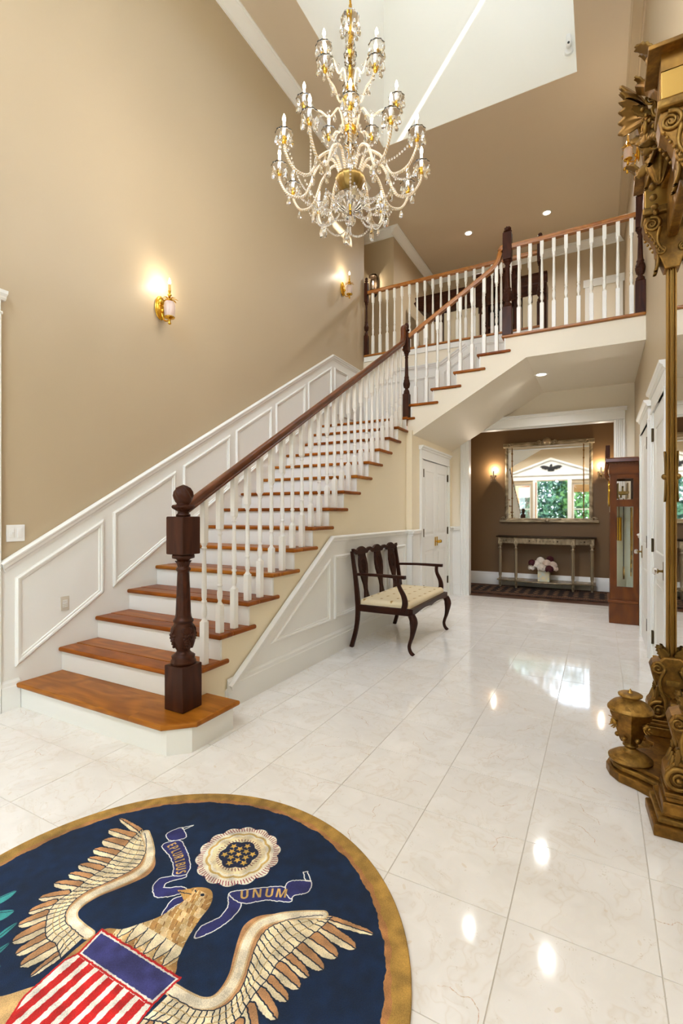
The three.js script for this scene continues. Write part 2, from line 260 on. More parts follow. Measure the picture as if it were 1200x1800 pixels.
{
  const floor = struct('floor', null, null, 'polished cream marble tile floor');
  part(floor, 'grout_bed', box(XL, XR, -0.12, -0.0025, DF, DH), M.grout);
  const cache = {};
  for (let i = -10; i <= 1; i++) for (let j = -9; j <= 14; j++) {
    const x0 = Math.max(XL + 0.002, 0.167 + i * TILE + 0.0016), x1 = Math.min(XR - 0.002, 0.167 + (i + 1) * TILE - 0.0016), d0 = Math.max(DF + 0.002, 2.18 + j * TILE + 0.0016), d1 = Math.min(DH - 0.001, 2.18 + (j + 1) * TILE - 0.0016);
    if (x1 - x0 < 0.01 || d1 - d0 < 0.01) continue;
    if (x1 < -2.42 && d0 > 2.3) continue;               // under the stairs
    const w = x1 - x0, d = d1 - d0, rot = Math.floor(rnd() * 4), key = w.toFixed(3) + d.toFixed(3) + rot;
    if (!cache[key]) { const g = rbox(-w / 2, w / 2, -0.012, 0, -d / 2, d / 2, 0.0012, 1), p = plain(g), pos = p.attributes.position, uv = p.attributes.uv;
      for (let q = 0; q < pos.count; q++) { let a = pos.getX(q) / TILE + 0.5, b = pos.getZ(q) / TILE + 0.5; for (let r = 0; r < rot; r++) [a, b] = [1 - b, a]; uv.setXY(q, a, b); } cache[key] = p; }
    const t = part(floor, 'tile', cache[key], marbleM[Math.floor(rnd() * 7)]); t.position.set((x0 + x1) / 2, 0, -(d0 + d1) / 2);
  }
}
// left wall with raking wainscot
const rake = (D) => 1.055 + (D - 1.84) * 0.5994;
{
  const w = struct('wall_left', null, null, 'tall tan stairwell wall with white raked wainscot');
  part(w, 'plaster', uvm(box(XL - 0.15, XL, -0.1, YC, DF, DB + 0.03), 'y'), M.tan);
  part(w, 'wainscot', ext([[1.825, 0], [1.825, rake(1.825)], [6.578, 3.895], [DB, 3.895], [DB, 0]], 'dy', XL, XL + 0.014), M.white);
  part(w, 'chair_rail', sweep(CAP, [V(XL + 0.012, rake(1.822), 1.822), V(XL + 0.012, 3.895, 6.578), V(XL + 0.012, 3.895, DB)], PX_), M.white);
  const F = XL + 0.014, pan = [[1.943, 2.595], [2.73, 3.381], [3.521, 4.172], [4.318, 4.958], [5.093, 5.753], [5.874, 6.519]];
  for (const [a, b] of pan) part(w, 'panel_moulding', sweep(MOULD, [V(F, rake(a) - 0.78, a), V(F, rake(b) - 0.76, b), V(F, rake(b) - 0.19, b), V(F, rake(a) - 0.19, a)], PX_, true), M.white);
  for (const [a, b] of [[6.653, 7.06], [7.17, 7.6]]) part(w, 'panel_moulding', sweep(MOULD, [V(F, 3.0, a), V(F, 3.0, b), V(F, 3.7, b), V(F, 3.7, a)], PX_, true), M.white);
}
struct('baseboard_left', sweep(BASE, [V(XL, 0, DF), V(XL, 0, 0.55)], PX_), M.white);
struct('baseboard_left', sweep(BASE, [V(XL + 0.014, 0, 1.825), V(XL + 0.014, 0, 1.95)], PX_), M.white);
struct('trim_1', sweep(CROWN, [V(XL, YC, DF), V(XL, YC, DB + 0.03)], PX_), M.white, 'white crown moulding over the stair wall');
// right wall
struct('wall_right', uvm(box(XR, XR + 0.15, -0.1, YC, DF, 11.6), 'y'), M.tan, 'tan wall on the right of the hall');
struct('trim_2', sweep(CROWN, [V(XR, YC, 11.5), V(XR, YC, DF)], NX_), M.tan, 'tan painted crown moulding on the right wall');
struct('baseboard_right', sweep(BASE, [V(XR, 0, DH), V(XR, 0, 6.58)], NX_), M.white);
struct('baseboard_right', sweep(BASE, [V(XR, 0, 4.1), V(XR, 0, DF)], NX_), M.white);
{
  const w = struct('trim_3', null, null, 'white wainscot beside the clock on the right wall');
  part(w, 'wainscot', box(XR - 0.012, XR, 0.2, 1.1, 6.6, DH), M.white); part(w, 'chair_rail', sweep(CAP, [V(XR - 0.008, 1.14, DH), V(XR - 0.008, 1.14, 6.62)], NX_), M.white);
}
// entrance wall behind the camera: door, two side windows, and a tall window added above for more sky light
const WIN = [[-0.95, -0.28, 0.45, 2.62], [-3.18, -2.5, 0.45, 2.62]], UP = [-3.5, 0.25, 4.45, 7.0];
struct('wall_front', uvm(holed(XL - 0.15, XR + 0.15, -0.1, YC, [[-2.27, -1.13, -0.1, 2.73], ...WIN, UP], (a, b, c, d) => box(a, b, c, d, DF - 0.15, DF)), 'y'), M.tan, 'tan entrance wall with pediment');
{
  const t = struct('trim_4', null, null, 'white pediment and casings of the entrance');
  for (const [a, b] of [[-2.42, -2.27], [-1.13, -0.98]]) part(t, 'pilaster', box(a, b, 0, 2.76, DF, DF + 0.03), M.white);
  part(t, 'entablature', box(-3.35, -0.12, 2.76, 2.96, DF, DF + 0.04), M.white);
  part(t, 'cornice', box(-3.4, -0.07, 2.96, 3.02, DF, DF + 0.09), M.white);
  part(t, 'pediment_field', ext([[-3.3, 3.02], [-0.17, 3.02], [-1.735, 3.58]], 'xy', DF, DF + 0.02), M.white);
  for (const s of [-1, 1]) part(t, 'raking_cornice', ext([[-1.735, 3.66], [-1.735, 3.57], [-1.735 + s * 1.6, 3.0], [-1.735 + s * 1.66, 3.04]], 'xy', DF, DF + 0.1), M.white);
  part(t, 'threshold', box(-2.27, -1.13, -0.1, 0.0, DF - 0.2, DF), M.white);
}
WIN.forEach(([a, b, c, d], i) => {
  const w = struct('window_' + (i + 1), null, null, i ? 'sash window on the hinge side of the open front door' : 'sash window with a bamboo blind beside the front door');
  for (const [p, q, r, s] of [[a, a + 0.05, c, d], [b - 0.05, b, c, d], [a + 0.05, b - 0.05, c, c + 0.06], [a + 0.05, b - 0.05, d - 0.06, d], [a + 0.05, b - 0.05, 1.56, 1.61]]) part(w, 'sash', box(p, q, r, s, DF - 0.11, DF - 0.05), M.white);
  for (const [y0, y1] of [[c + 0.06, 1.56], [1.61, d - 0.06]]) { const g = new THREE.PlaneGeometry(b - a - 0.1, y1 - y0); mv(g, (a + b) / 2, (y0 + y1) / 2, -(DF - 0.08)); part(w, 'pane', g, M.pane); }
});
{
  const [a, b, c, d] = UP, w = struct('window_3', null, null, 'tall window added over the entrance to let in more sky light');
  const xs = [a, a + (b - a) / 3, a + 2 * (b - a) / 3, b]; for (const x of xs) part(w, 'mullion', box(x - 0.025, x + 0.025, c, d, DF - 0.11, DF - 0.05), M.white); for (const y of [c, d, (c + d) / 2]) part(w, 'rail', box(a, b, y - 0.025, y + 0.025, DF - 0.1, DF - 0.06), M.white);
  for (let i = 0; i < 3; i++) { const g = new THREE.PlaneGeometry((b - a) / 3 - 0.05, d - c - 0.05); mv(g, (xs[i] + xs[i + 1]) / 2, (c + d) / 2, -(DF - 0.08)); part(w, 'pane', g, M.pane); }
}
// ceiling with the light well
const WELL = [-3.02, -0.262, 0.2, 7.0], YW = 10;
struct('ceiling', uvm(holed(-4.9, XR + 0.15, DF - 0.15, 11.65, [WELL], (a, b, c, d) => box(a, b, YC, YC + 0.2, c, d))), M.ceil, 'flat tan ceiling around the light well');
{
  const [a, b, c, d] = WELL, w = struct('wall_lightwell', null, null, 'cream walls of the tall light well');
  part(w, 'well_side', box(a - 0.12, a + 0.004, YC + 0.002, YW, c - 0.12, d + 0.12), M.wellCream); part(w, 'well_side', box(b - 0.004, b + 0.12, YC + 0.002, YW, c - 0.12, d + 0.12), M.wellCream);
  part(w, 'well_end', box(a + 0.004, b - 0.004, YC + 0.002, YW, d - 0.004, d + 0.12), M.wellCream); part(w, 'well_end', box(a + 0.004, b - 0.004, YC + 0.002, YW, c - 0.12, c + 0.004), M.wellCream);
  // skylight: rim, panes, and added blinds whose slot shapes the sun streak
  const s = struct('window_4', null, null, 'skylight above the light well, with white blinds added to shape the sun streak');
  const L = [a + 0.15, b - 0.02, c + 0.3, d - 0.005];
  part(s, 'rim', holed(a - 0.12, b + 0.12, c - 0.12, d + 0.12, [L], (p, q, r, t) => box(p, q, YW, YW + 0.15, r, t)), M.wellCream);
  for (let i = 0; i < 4; i++) { const p = lerp(L[2], L[3], i / 4), q = lerp(L[2], L[3], (i + 1) / 4); part(s, 'pane', mv(new THREE.PlaneGeometry(L[1] - L[0], q - p).rotateX(-Math.PI / 2), (L[0] + L[1]) / 2, YW + 0.12, -(p + q) / 2), M.pane); }
  const blind = new THREE.MeshPhysicalMaterial({ color: '#fbf7ec', roughness: 1, transmission: 0.095, thickness: 0 });
  const sheet = (x0, x1, d0, d1) => mv(new THREE.PlaneGeometry(x1 - x0, d1 - d0).rotateX(-Math.PI / 2), (x0 + x1) / 2, YW + 0.03, -(d0 + d1) / 2);
  part(s, 'blind', sheet(L[0], L[1], L[2], 5.68), blind); part(s, 'blind', sheet(L[0], -0.475, 5.68, L[3]), blind); part(s, 'blind', sheet(-0.33, L[1], 5.68, L[3]), blind);
  struct('trim_5', box(a, b, YW - 0.28, YW - 0.03, 3.1, 3.26), M.wellCream, 'beam across the light well that carries the chandelier');
}
// entrance soffit, seen only in the far mirror
struct('ceiling_entry', box(XL, XR, 4.05, 4.3, DF, DF + 1.2), M.cream, 'low soffit over the entrance');
// wall with the cased opening, under the balcony
struct('wall_hall', uvm(holed(XC - 0.9, XR, -0.1, 4.05, [[-1.99, 0.196, -0.1, 2.81]], (a, b, c, d) => box(a, b, c, d, DH, DH + 0.13)), 'y'), M.cream, 'cream wall with the wide cased opening');
{
  const t = struct('trim_6', null, null, 'white fluted casing of the wide opening');
  for (const [a, b] of [[-2.125, -1.99], [0.196, 0.33]]) {
    const pr = [[a, DH], [a, DH - 0.022]]; for (let i = 0; i < 4; i++) { const u = a + 0.02 + i * 0.026; pr.push([u, DH - 0.03], [u + 0.004, DH - 0.022], [u + 0.014, DH - 0.022], [u + 0.018, DH - 0.03]); } pr.push([b, DH - 0.03], [b, DH]);
    part(t, 'fluted_casing', ext(pr, 'xd', 0, 2.81), M.white);
  }
  for (const x of [-1.99, 0.186]) part(t, 'jamb', box(x, x + 0.01, 0, 2.81, DH - 0.01, DH + 0.14), M.white);
  part(t, 'jamb', box(-1.98, 0.186, 2.8, 2.812, DH - 0.01, DH + 0.14), M.white);
  part(t, 'header', box(-2.125, 0.33, 2.812, 2.945, DH - 0.034, DH), M.white);
  part(t, 'header_cap', sweep([[0, 0], [0, 0.036], [0.012, 0.05], [0.03, 0.052], [0.04, 0.075], [0.055, 0.08], [0.055, 0]], [V(-2.15, 2.94, DH), V(0.355, 2.94, DH)], PZ_), M.white);
}
// stair wall, closet wall, second flight body, balcony
const NOS = (k) => 1.923 + 0.3065 * (k - 1), NXX = (j) => -2.335 + 0.31 * (j - 16);
{
  const pts = [[2.27, 0], [6.26, 0], [6.26, 15 * RISE - 0.036]]; for (let k = 14; k >= 2; k--) pts.push([NOS(k + 1) + 0.044, k * RISE - 0.035 + (k === 14 ? 0 : 0)], [NOS(k) + 0.044, k * RISE - 0.035]);
  pts[2] = [6.26, 14 * RISE - 0.035]; pts.splice(3, 1); pts.push([2.27, 2 * RISE - 0.035]);
  const w = struct('wall_stair', null, null, 'cream wall under the staircase with white wainscot');
  part(w, 'plaster', ext(pts, 'dy', XS - 0.1, XS), M.warmLitCream);
  part(w, 'wainscot', ext([[2.62, 0], [2.62, 0.13], [2.66, 0.15], [4.13, 1.15], [6.262, 1.15], [6.262, 0]], 'dy', XS, XS + 0.012), M.white);
  part(w, 'chair_rail', sweep(CAP, [V(XS + 0.01, 0.16, 2.64), V(XS + 0.01, 1.165, 4.14), V(XS + 0.01, 1.165, 6.25)], PX_), M.white);
  const F = XS + 0.012; part(w, 'panel_moulding', sweep(MOULD, [V(F, 0.365, 3.2), V(F, 0.365, 4.09), V(F, 0.92, 4.09)], PX_, true), M.white);
  for (const [a, b] of [[4.214, 4.8], [4.93, 5.5], [5.62, 6.15]]) part(w, 'panel_moulding', sweep(MOULD, [V(F, 0.365, a), V(F, 0.365, b), V(F, 0.96, b), V(F, 0.96, a)], PX_, true), M.white);
  part(w, 'baseboard', sweep(BASE, [V(F, 0, 2.63), V(F, 0, 6.25)], PX_), M.white);
  const c = struct('wall_closet', null, null, 'cream wall with the closet doors under the landing');
  part(c, 'plaster', box(XC - 0.13, XC, 0, 2.55, 6.26, DH), M.warmLitCream);
  part(c, 'wainscot', box(XC - 0.02, XC + 0.01, 0, 1.15, 6.25, 6.56), M.white); part(c, 'wainscot', box(XC - 0.02, XC + 0.01, 0, 1.15, 8.05, DH), M.white);
  part(c, 'wainscot', box(XS, XC + 0.01, 0, 1.15, 6.245, 6.26), M.white);
  part(c, 'chair_rail', sweep(CAP, [V(XC + 0.008, 1.165, 6.235), V(XC + 0.008, 1.165, 6.56)], PX_), M.white); part(c, 'chair_rail', sweep(CAP, [V(XC + 0.008, 1.165, 8.05), V(XC + 0.008, 1.165, DH - 0.03)], PX_), M.white);
  part(c, 'chair_rail', sweep(CAP, [V(XS + 0.04, 1.165, 6.246), V(XC + 0.03, 1.165, 6.246)], PZ_), M.white);
  part(c, 'wainscot', box(XC, -2.125, 0, 1.15, DH - 0.01, DH), M.white); part(c, 'chair_rail', sweep(CAP, [V(XC, 1.165, DH - 0.008), V(-2.125, 1.165, DH - 0.008)], PZ_), M.white);
  part(c, 'baseboard', sweep(BASE, [V(XC, 0, DH - 0.01), V(-2.125, 0, DH - 0.01)], PZ_), M.white); part(c, 'baseboard', sweep(BASE, [V(XC + 0.01, 0, 8.05), V(XC + 0.01, 0, DH - 0.03)], PX_), M.white);
  const body = [[XC, 2.49], [-0.8, 3.34], [XR, 3.34], [XR, 3.615], [NXX(20) + 0.044, 3.615]];
  for (let j = 19; j >= 16; j--) body.push([NXX(j + 1) + 0.044, j * RISE - 0.035], [NXX(j) + 0.044, j * RISE - 0.035]);
  body.push([NXX(16) + 0.044, 15 * RISE - 0.03], [XS, 15 * RISE - 0.03], [XS, 14 * RISE - 0.04], [XS, 2.49]);
  struct('wall_balcony', ext(body, 'xy', 6.31, DB), M.cream, 'cream fascia of the upper flight and balcony');
  struct('ceiling_soffit', ext([[XC, 2.49], [-0.8, 3.34], [XR, 3.34], [XR, 3.5], [-0.86, 3.5], [XC, 2.66]], 'xy', DB, DH), M.cream, 'cream sloped soffit under the upper flight');
}
// upper hall
struct('wall_landing', uvm(ext([[XL, 2.3], [XS, 2.3], [XS, 2.62], [-0.98, 3.42], [-0.98, YU - 0.08], [XL, YU - 0.08]], 'xy', DB, DB + 0.12), 'y'), M.cream, 'cream wall behind the stair landing');
{
  const w = struct('trim_7', null, null, 'white wainscot behind the landing and upper flight');
  part(w, 'wainscot', ext([[XL, 2.7], [XL, 3.87], [-2.3, 3.87], [-1.88, 4.12], [-1.0, 4.12], [-1.0, 3.45], [XS + 0.02, 2.7]], 'xy', DB - 0.012, DB), M.white);
  part(w, 'chair_rail', sweep(CAP, [V(XL, 3.885, DB - 0.01), V(-2.3, 3.885, DB - 0.01), V(-1.9, 4.12, DB - 0.01)], PZ_), M.white);
  for (const [a, b] of [[-3.55, -3.0], [-2.86, -2.4]]) part(w, 'panel_moulding', sweep(MOULD, [V(a, 2.98, DB - 0.012), V(b, 2.98, DB - 0.012), V(b, 3.66, DB - 0.012), V(a, 3.66, DB - 0.012)], PZ_, true), M.white);
  for (const [a, b] of [[-2.24, -1.75], [-1.63, -1.1]]) { const y = (x) => 3.12 + (x + 2.24) * 0.59; part(w, 'panel_moulding', sweep(MOULD, [V(a, y(a), DB - 0.012), V(b, y(b), DB - 0.012), V(b, Math.min(4.05, y(b) + 0.6), DB - 0.012), V(a, y(a) + 0.6, DB - 0.012)], PZ_, true), M.white); }
  part(w, 'fascia', box(XL + 0.02, -0.76, YU - 0.1, YU - 0.015, DB - 0.02, DB), M.white);
}
struct('floor_upper', merge([box(-4.9, -0.76, YU - 0.14, YU - 0.012, DB + 0.03, 11.5), box(-0.76, XR, YU - 0.14, YU - 0.012, 8.32, 11.5), box(-0.76, XR, 3.5, 3.65 + RISE, DB, 8.02), box(-0.76, XR, 3.5, 3.65 + 2 * RISE, 8.02, 8.32)]), M.bounceCarpet, 'unseen floor of the upper hall, carpeted pale to bounce light upward');
struct('wall_upper', uvm(box(-4.9, XR, 3.9, YC, 11.5, 11.65), 'y'), M.tan, 'far tan wall of the upper hall');
struct('wall_upper', uvm(merge([box(-4.9, -3.7, 3.9, YC, 9.1, 9.25), box(-3.85, -3.7, 3.9, YC, 9.25, 11.5)]), 'y'), M.tan, 'tan corner wall of the upper hall with the lantern');
struct('wall_upper', merge([box(-4.9, -4.75, 3.9, YC, DB - 0.1, 9.25), box(-4.75, XL - 0.15, 3.9, YC, DB - 0.1, DB + 0.03)]), M.tan, 'side wall of the upper hall');
struct('trim_8', sweep(CROWN, [V(-4.75, YC, 9.1), V(-3.7, YC, 9.1)], PZ_), M.white, 'white crown above the lantern');
struct('trim_9', sweep(CROWN, [V(-3.7, YC, 8.96), V(-3.7, YC, 11.5)], PX_), M.white, 'white crown along the upper corridor');
struct('trim_10', sweep(CROWN, [V(-3.7, YC, 11.5), V(XR, YC, 11.5)], PZ_), M.white, 'white crown on the far wall of the upper hall');
// dining room behind the opening
struct('floor_dining', box(-3.2, XR, -0.1, -0.001, DH, DW), M.floorWood, 'dark wood floor of the far room');
struct('wall_dining', uvm(merge([box(-3.2, XR, 0, 3.3, DW, DW + 0.15), box(-3.2, -3.05, 0, 3.3, DH + 0.13, DW)]), 'y'), M.brown, 'dark brown wall of the far room');
struct('ceiling_dining', box(-3.2, XR, 3.1, 3.3, DH + 0.13, DW), M.tan, 'ceiling of the far room');
struct('baseboard_dining', sweep(BASE.map(([a, b]) => [a * 1.15, b]), [V(-3.05, 0, DW), V(XR, 0, DW)], PZ_), M.white, 'white baseboard of the far room');

// doors: casing, header and panelled leaves on a wall whose face is at x = X, facing s
function casedDoor(name, label, X, s, d0, d1, h, leaves, hTop, knobSide) {
  const w = struct(name, null, null, label), N = s > 0 ? PX_ : NX_, xs = (a, b) => s > 0 ? [X + a, X + b] : [X - b, X - a], bx = (a, b, y0, y1, p, q) => { const [m, n] = xs(a, b); return box(m, n, y0, y1, p, q); };
  for (const [p, q] of [[d0 - 0.1, d0], [d1, d1 + 0.1]]) { part(w, 'casing', bx(0, 0.026, 0, h, p, q), M.white); part(w, 'backband', bx(0.026, 0.036, 0, h, p < d0 ? p : q - 0.025, p < d0 ? p + 0.025 : q), M.white); }
  part(w, 'header', bx(0, 0.03, h, hTop - 0.06, d0 - 0.1, d1 + 0.1), M.white);
  const prof = [[0, 0], [0, 0.034], [0.012, 0.045], [0.025, 0.046], [0.038, 0.066], [0.06, 0.07], [0.06, 0]], e0 = V(X, hTop - 0.06, d0 - 0.13), e1 = V(X, hTop - 0.06, d1 + 0.13);
  part(w, 'header_cap', sweep(prof, s > 0 ? [e0, e1] : [e1, e0], N), M.white); part(w, 'header_bead', sweep([[-0.02, 0], [-0.02, 0.034], [-0.01, 0.04], [0, 0.034], [0, 0]], s > 0 ? [V(X, h + 0.02, d0 - 0.11), V(X, h + 0.02, d1 + 0.11)] : [V(X, h + 0.02, d1 + 0.11), V(X, h + 0.02, d0 - 0.11)], N), M.white);
  const lw = (d1 - d0) / leaves;
  for (let i = 0; i < leaves; i++) {
    const a = d0 + i * lw + 0.002, b = d0 + (i + 1) * lw - 0.002, st = leaves > 1 ? 0.085 : 0.11, mid = 0.96;
    const leaf = part(w, 'door_leaf', bx(0, 0.008, 0.008, h - 0.006, a, b), M.white);
    for (const [p, q, r, t] of [[a, a + st, 0.008, h - 0.006], [b - st, b, 0.008, h - 0.006], [a + st, b - st, 0.008, 0.24], [a + st, b - st, mid - 0.1, mid + 0.1], [a + st, b - st, h - 0.14, h - 0.006]]) part(leaf, 'stile', bx(0.008, 0.018, r, t, p, q), M.white);
    for (const [y0, y1] of [[0.24, mid - 0.1], [mid + 0.1, h - 0.14]]) { const f = X + s * 0.009, m = 0.012; const path = s > 0 ? [V(f, y0 + m, a + st + m), V(f, y0 + m, b - st - m), V(f, y1 - m, b - st - m), V(f, y1 - m, a + st + m)] : [V(f, y0 + m, b - st - m), V(f, y0 + m, a + st + m), V(f, y1 - m, a + st + m), V(f, y1 - m, b - st - m)];
      part(leaf, 'panel_moulding', sweep([[-0.012, 0], [-0.012, 0.009], [0, 0.008], [0.012, 0.002], [0.012, 0]], path, N, true), M.white); part(leaf, 'raised_panel', bx(0.008, 0.014, y0 + 0.06, y1 - 0.06, a + st + 0.06, b - st - 0.06), M.white); }
    const hingeAt = leaves > 1 ? (i ? b : a) : (knobSide > 0 ? a : b);
    for (const y of [0.3, 1.12, h - 0.2]) part(w, 'hinge', merge([mv(cyl(0.009, 0.009, 0.12, 8), X + s * 0.028, y, -hingeAt), bx(0.018, 0.022, y - 0.055, y + 0.055, hingeAt - 0.025, hingeAt + 0.025)]), M.hinge);
    const kd = leaves > 1 ? (i ? a + 0.045 : b - 0.045) : (knobSide > 0 ? b - 0.06 : a + 0.06), ky = 0.97;
    const kn = part(w, 'knob_plate', rbox(...xs(0.018, 0.026), ky - 0.07, ky + 0.07, kd - 0.022, kd + 0.022, 0.004), leaves > 1 ? M.brass : M.brassDull);
    const stem = lathe([[0, 0], [0.012, 0], [0.008, 0.015], [0.01, 0.03], [0.02, 0.034], [0.018, 0.04]], 12); stem.rotateZ(-s * Math.PI / 2); mv(stem, X + s * 0.024, ky, -kd); part(kn, 'knob_stem', stem, leaves > 1 ? M.brass : M.brassDull);
    const kb = lathe([[0, 0], [0.018, 0.002], [0.027, 0.014], [0.027, 0.022], [0.018, 0.034], [0, 0.037]], 8); kb.rotateZ(-s * Math.PI / 2); mv(kb, X + s * 0.06, ky, -kd); part(kn, 'knob', kb, leaves > 1 ? M.brass : M.crystal);
  }
  return w;
}
casedDoor('door_1', 'white panelled door on the stair wall at the picture edge', XL, 1, 0.68, 1.72, 2.8, 1, 2.96, 1);
casedDoor('door_2', 'pair of white panelled closet doors under the landing', XC, 1, 6.673, 7.931, 2.19, 2, 2.38, 1);
casedDoor('door_3', 'white panelled door in the right wall next to the clock', XR - 0.012, -1, 5.6, 6.45, 2.3, 1, 2.5, 1);
casedDoor('door_4', 'white panelled door in the right wall beside the gilt mirror', XR - 0.012, -1, 4.22, 5.08, 2.3, 1, 2.5, -1);

// ---------------------------------------------------------------- staircase
{
  const st = thing('staircase', 'white and honey wood staircase climbing along the tan wall', 'staircase');
  const wuv = (g, k) => uvm(g, 'x', 0.55, k * 0.37, k * 0.213);
  for (let k = 1; k <= 15; k++) {
    if (k === 1) {
      part(st, 'riser', ext([[XL + 0.016, NOS(1) + 0.03], [-2.2, NOS(1) + 0.03], [-2.1, NOS(1) + 0.13], [-2.1, 2.41], [XS + 0.002, 2.41], [XL + 0.016, 2.41]], 'xd', 0.0, RISE - 0.034), M.white);
      continue;
    }
    part(st, 'riser', box(XL + 0.016, XS + 0.006, (k - 1) * RISE, k * RISE - 0.034, NOS(k) + 0.03, NOS(k) + 0.046), M.white);
  }
  part(st, 'tread', wuv(ext([[XL + 0.016, NOS(1)], [-2.215, NOS(1)], [-2.07, NOS(1) + 0.14], [-2.07, 2.44], [XS + 0.002, 2.44], [XS, 2.27], [XL + 0.016, 2.27]], 'xd', RISE - 0.034, RISE, 0.012), 1), M.treads[0]);
  for (let k = 2; k <= 14; k++) {
    const d = NOS(k), y = k * RISE, mat = M.treads[(k * 3) % 5];
    // each tread is two glued boards and a mitred return nosing at the open end
    part(st, 'tread', wuv(rbox(XL + 0.016, XS + 0.032, y - 0.034, y, d, d + 0.15, 0.014), k), mat);
    part(st, 'tread', wuv(rbox(XL + 0.016, XS + 0.004, y - 0.034, y, d + 0.15, d + 0.338, 0.003), k + 9.3), M.treads[(k * 3 + 2) % 5]);
    part(st, 'return_nosing', uvm(rbox(XS + 0.0, XS + 0.032, y - 0.034, y, d + 0.14, d + 0.41, 0.014), 'z', 0.55, k * 0.4), mat);
  }
  part(st, 'landing_nosing', wuv(rbox(XL + 0.016, XS + 0.032, 15 * RISE - 0.034, 15 * RISE, NOS(15), NOS(15) + 0.12, 0.014), 15), M.treads[1]);
  part(st, 'landing', wuv(merge([box(XL + 0.016, XS, 15 * RISE - 0.12, 15 * RISE - 0.001, NOS(15) + 0.06, DB - 0.014)]), 5), M.treads[2]);
  part(st, 'landing_return', uvm(rbox(XS - 0.01, NXX(16) + 0.09, 15 * RISE - 0.034, 15 * RISE, 6.285, 6.32, 0.014), 'x', 0.55), M.treads[1]);
  for (let j = 16; j <= 20; j++) {
    const x = NXX(j), y = j * RISE;
    part(st, 'riser', box(x + 0.03, x + 0.046, y - RISE, y - 0.034, 6.305, DB - 0.014), M.white);
    if (j === 20) continue;
    part(st, 'tread', uvm(rbox(x, x + 0.15, y - 0.034, y, 6.28, DB - 0.014, 0.014), 'z', 0.55, j * 0.3), M.treads[j % 5]);
    part(st, 'tread', uvm(rbox(x + 0.15, x + 0.342, y - 0.034, y, 6.31, DB - 0.014, 0.003), 'z', 0.55, j * 0.5), M.treads[(j + 2) % 5]);
    part(st, 'return_nosing', uvm(rbox(x + 0.14, x + 0.42, y - 0.034, y, 6.28, 6.312, 0.014), 'x', 0.55, j * 0.4), M.treads[j % 5]);
  }
}
struct('floor_balcony', uvm(merge([rbox(NXX(20), XR, 3.617, 3.65, 6.275, 6.44, 0.014), box(NXX(20) + 0.06, XR, 3.616, 3.649, 6.44, DB)]), 'x', 0.55), M.rail, 'wood nosing and floor of the front balcony');
struct('trim_11', uvm(rbox(XL + 0.02, -0.74, YU - 0.012, YU + 0.022, DB - 0.035, DB + 0.12, 0.012), 'x', 0.55), M.rail, 'wood nosing along the rear gallery edge');

// ---------------------------------------------------------------- railings
const TURN = [[0.0225, 0], [0.0235, 0.012], [0.016, 0.03], [0.0125, 0.045], [0.013, 0.06], [0.018, 0.085], [0.0205, 0.13], [0.0195, 0.17], [0.015, 0.21], [0.0128, 0.235], [0.018, 0.245], [0.0195, 0.255], [0.018, 0.268], [0.0138, 0.28], [0.0175, 0.31], [0.0185, 0.38], [0.0155, 0.7], [0.0125, 0.9], [0.0125, 0.915], [0.0185, 0.925], [0.0185, 0.94], [0.014, 0.95], [0.0215, 0.985], [0.0225, 1]];
const balCache = {};
function balGeo(hb, turn, ht) {
  const key = [hb, turn, ht].map((v) => v.toFixed(3)).join();
  if (!balCache[key]) { const w = 0.0225; const tp = lathe(TURN.map(([r, t]) => [r, hb + t * turn]), 12);
    balCache[key] = merge([rbox(-w, w, 0, hb + 0.004, -w, w, 0.004, 1), tp, rbox(-w * 0.93, w * 0.93, hb + turn - 0.004, hb + turn + ht, -w * 0.93, w * 0.93, 0.004, 1)]); }
  return balCache[key];
}
const baluster = (p, X, Y, D, hb, turn, ht) => { const m = part(p, 'baluster', balGeo(hb, turn, ht), M.whiteSpindle); m.position.set(X, Y, -D); return m; };
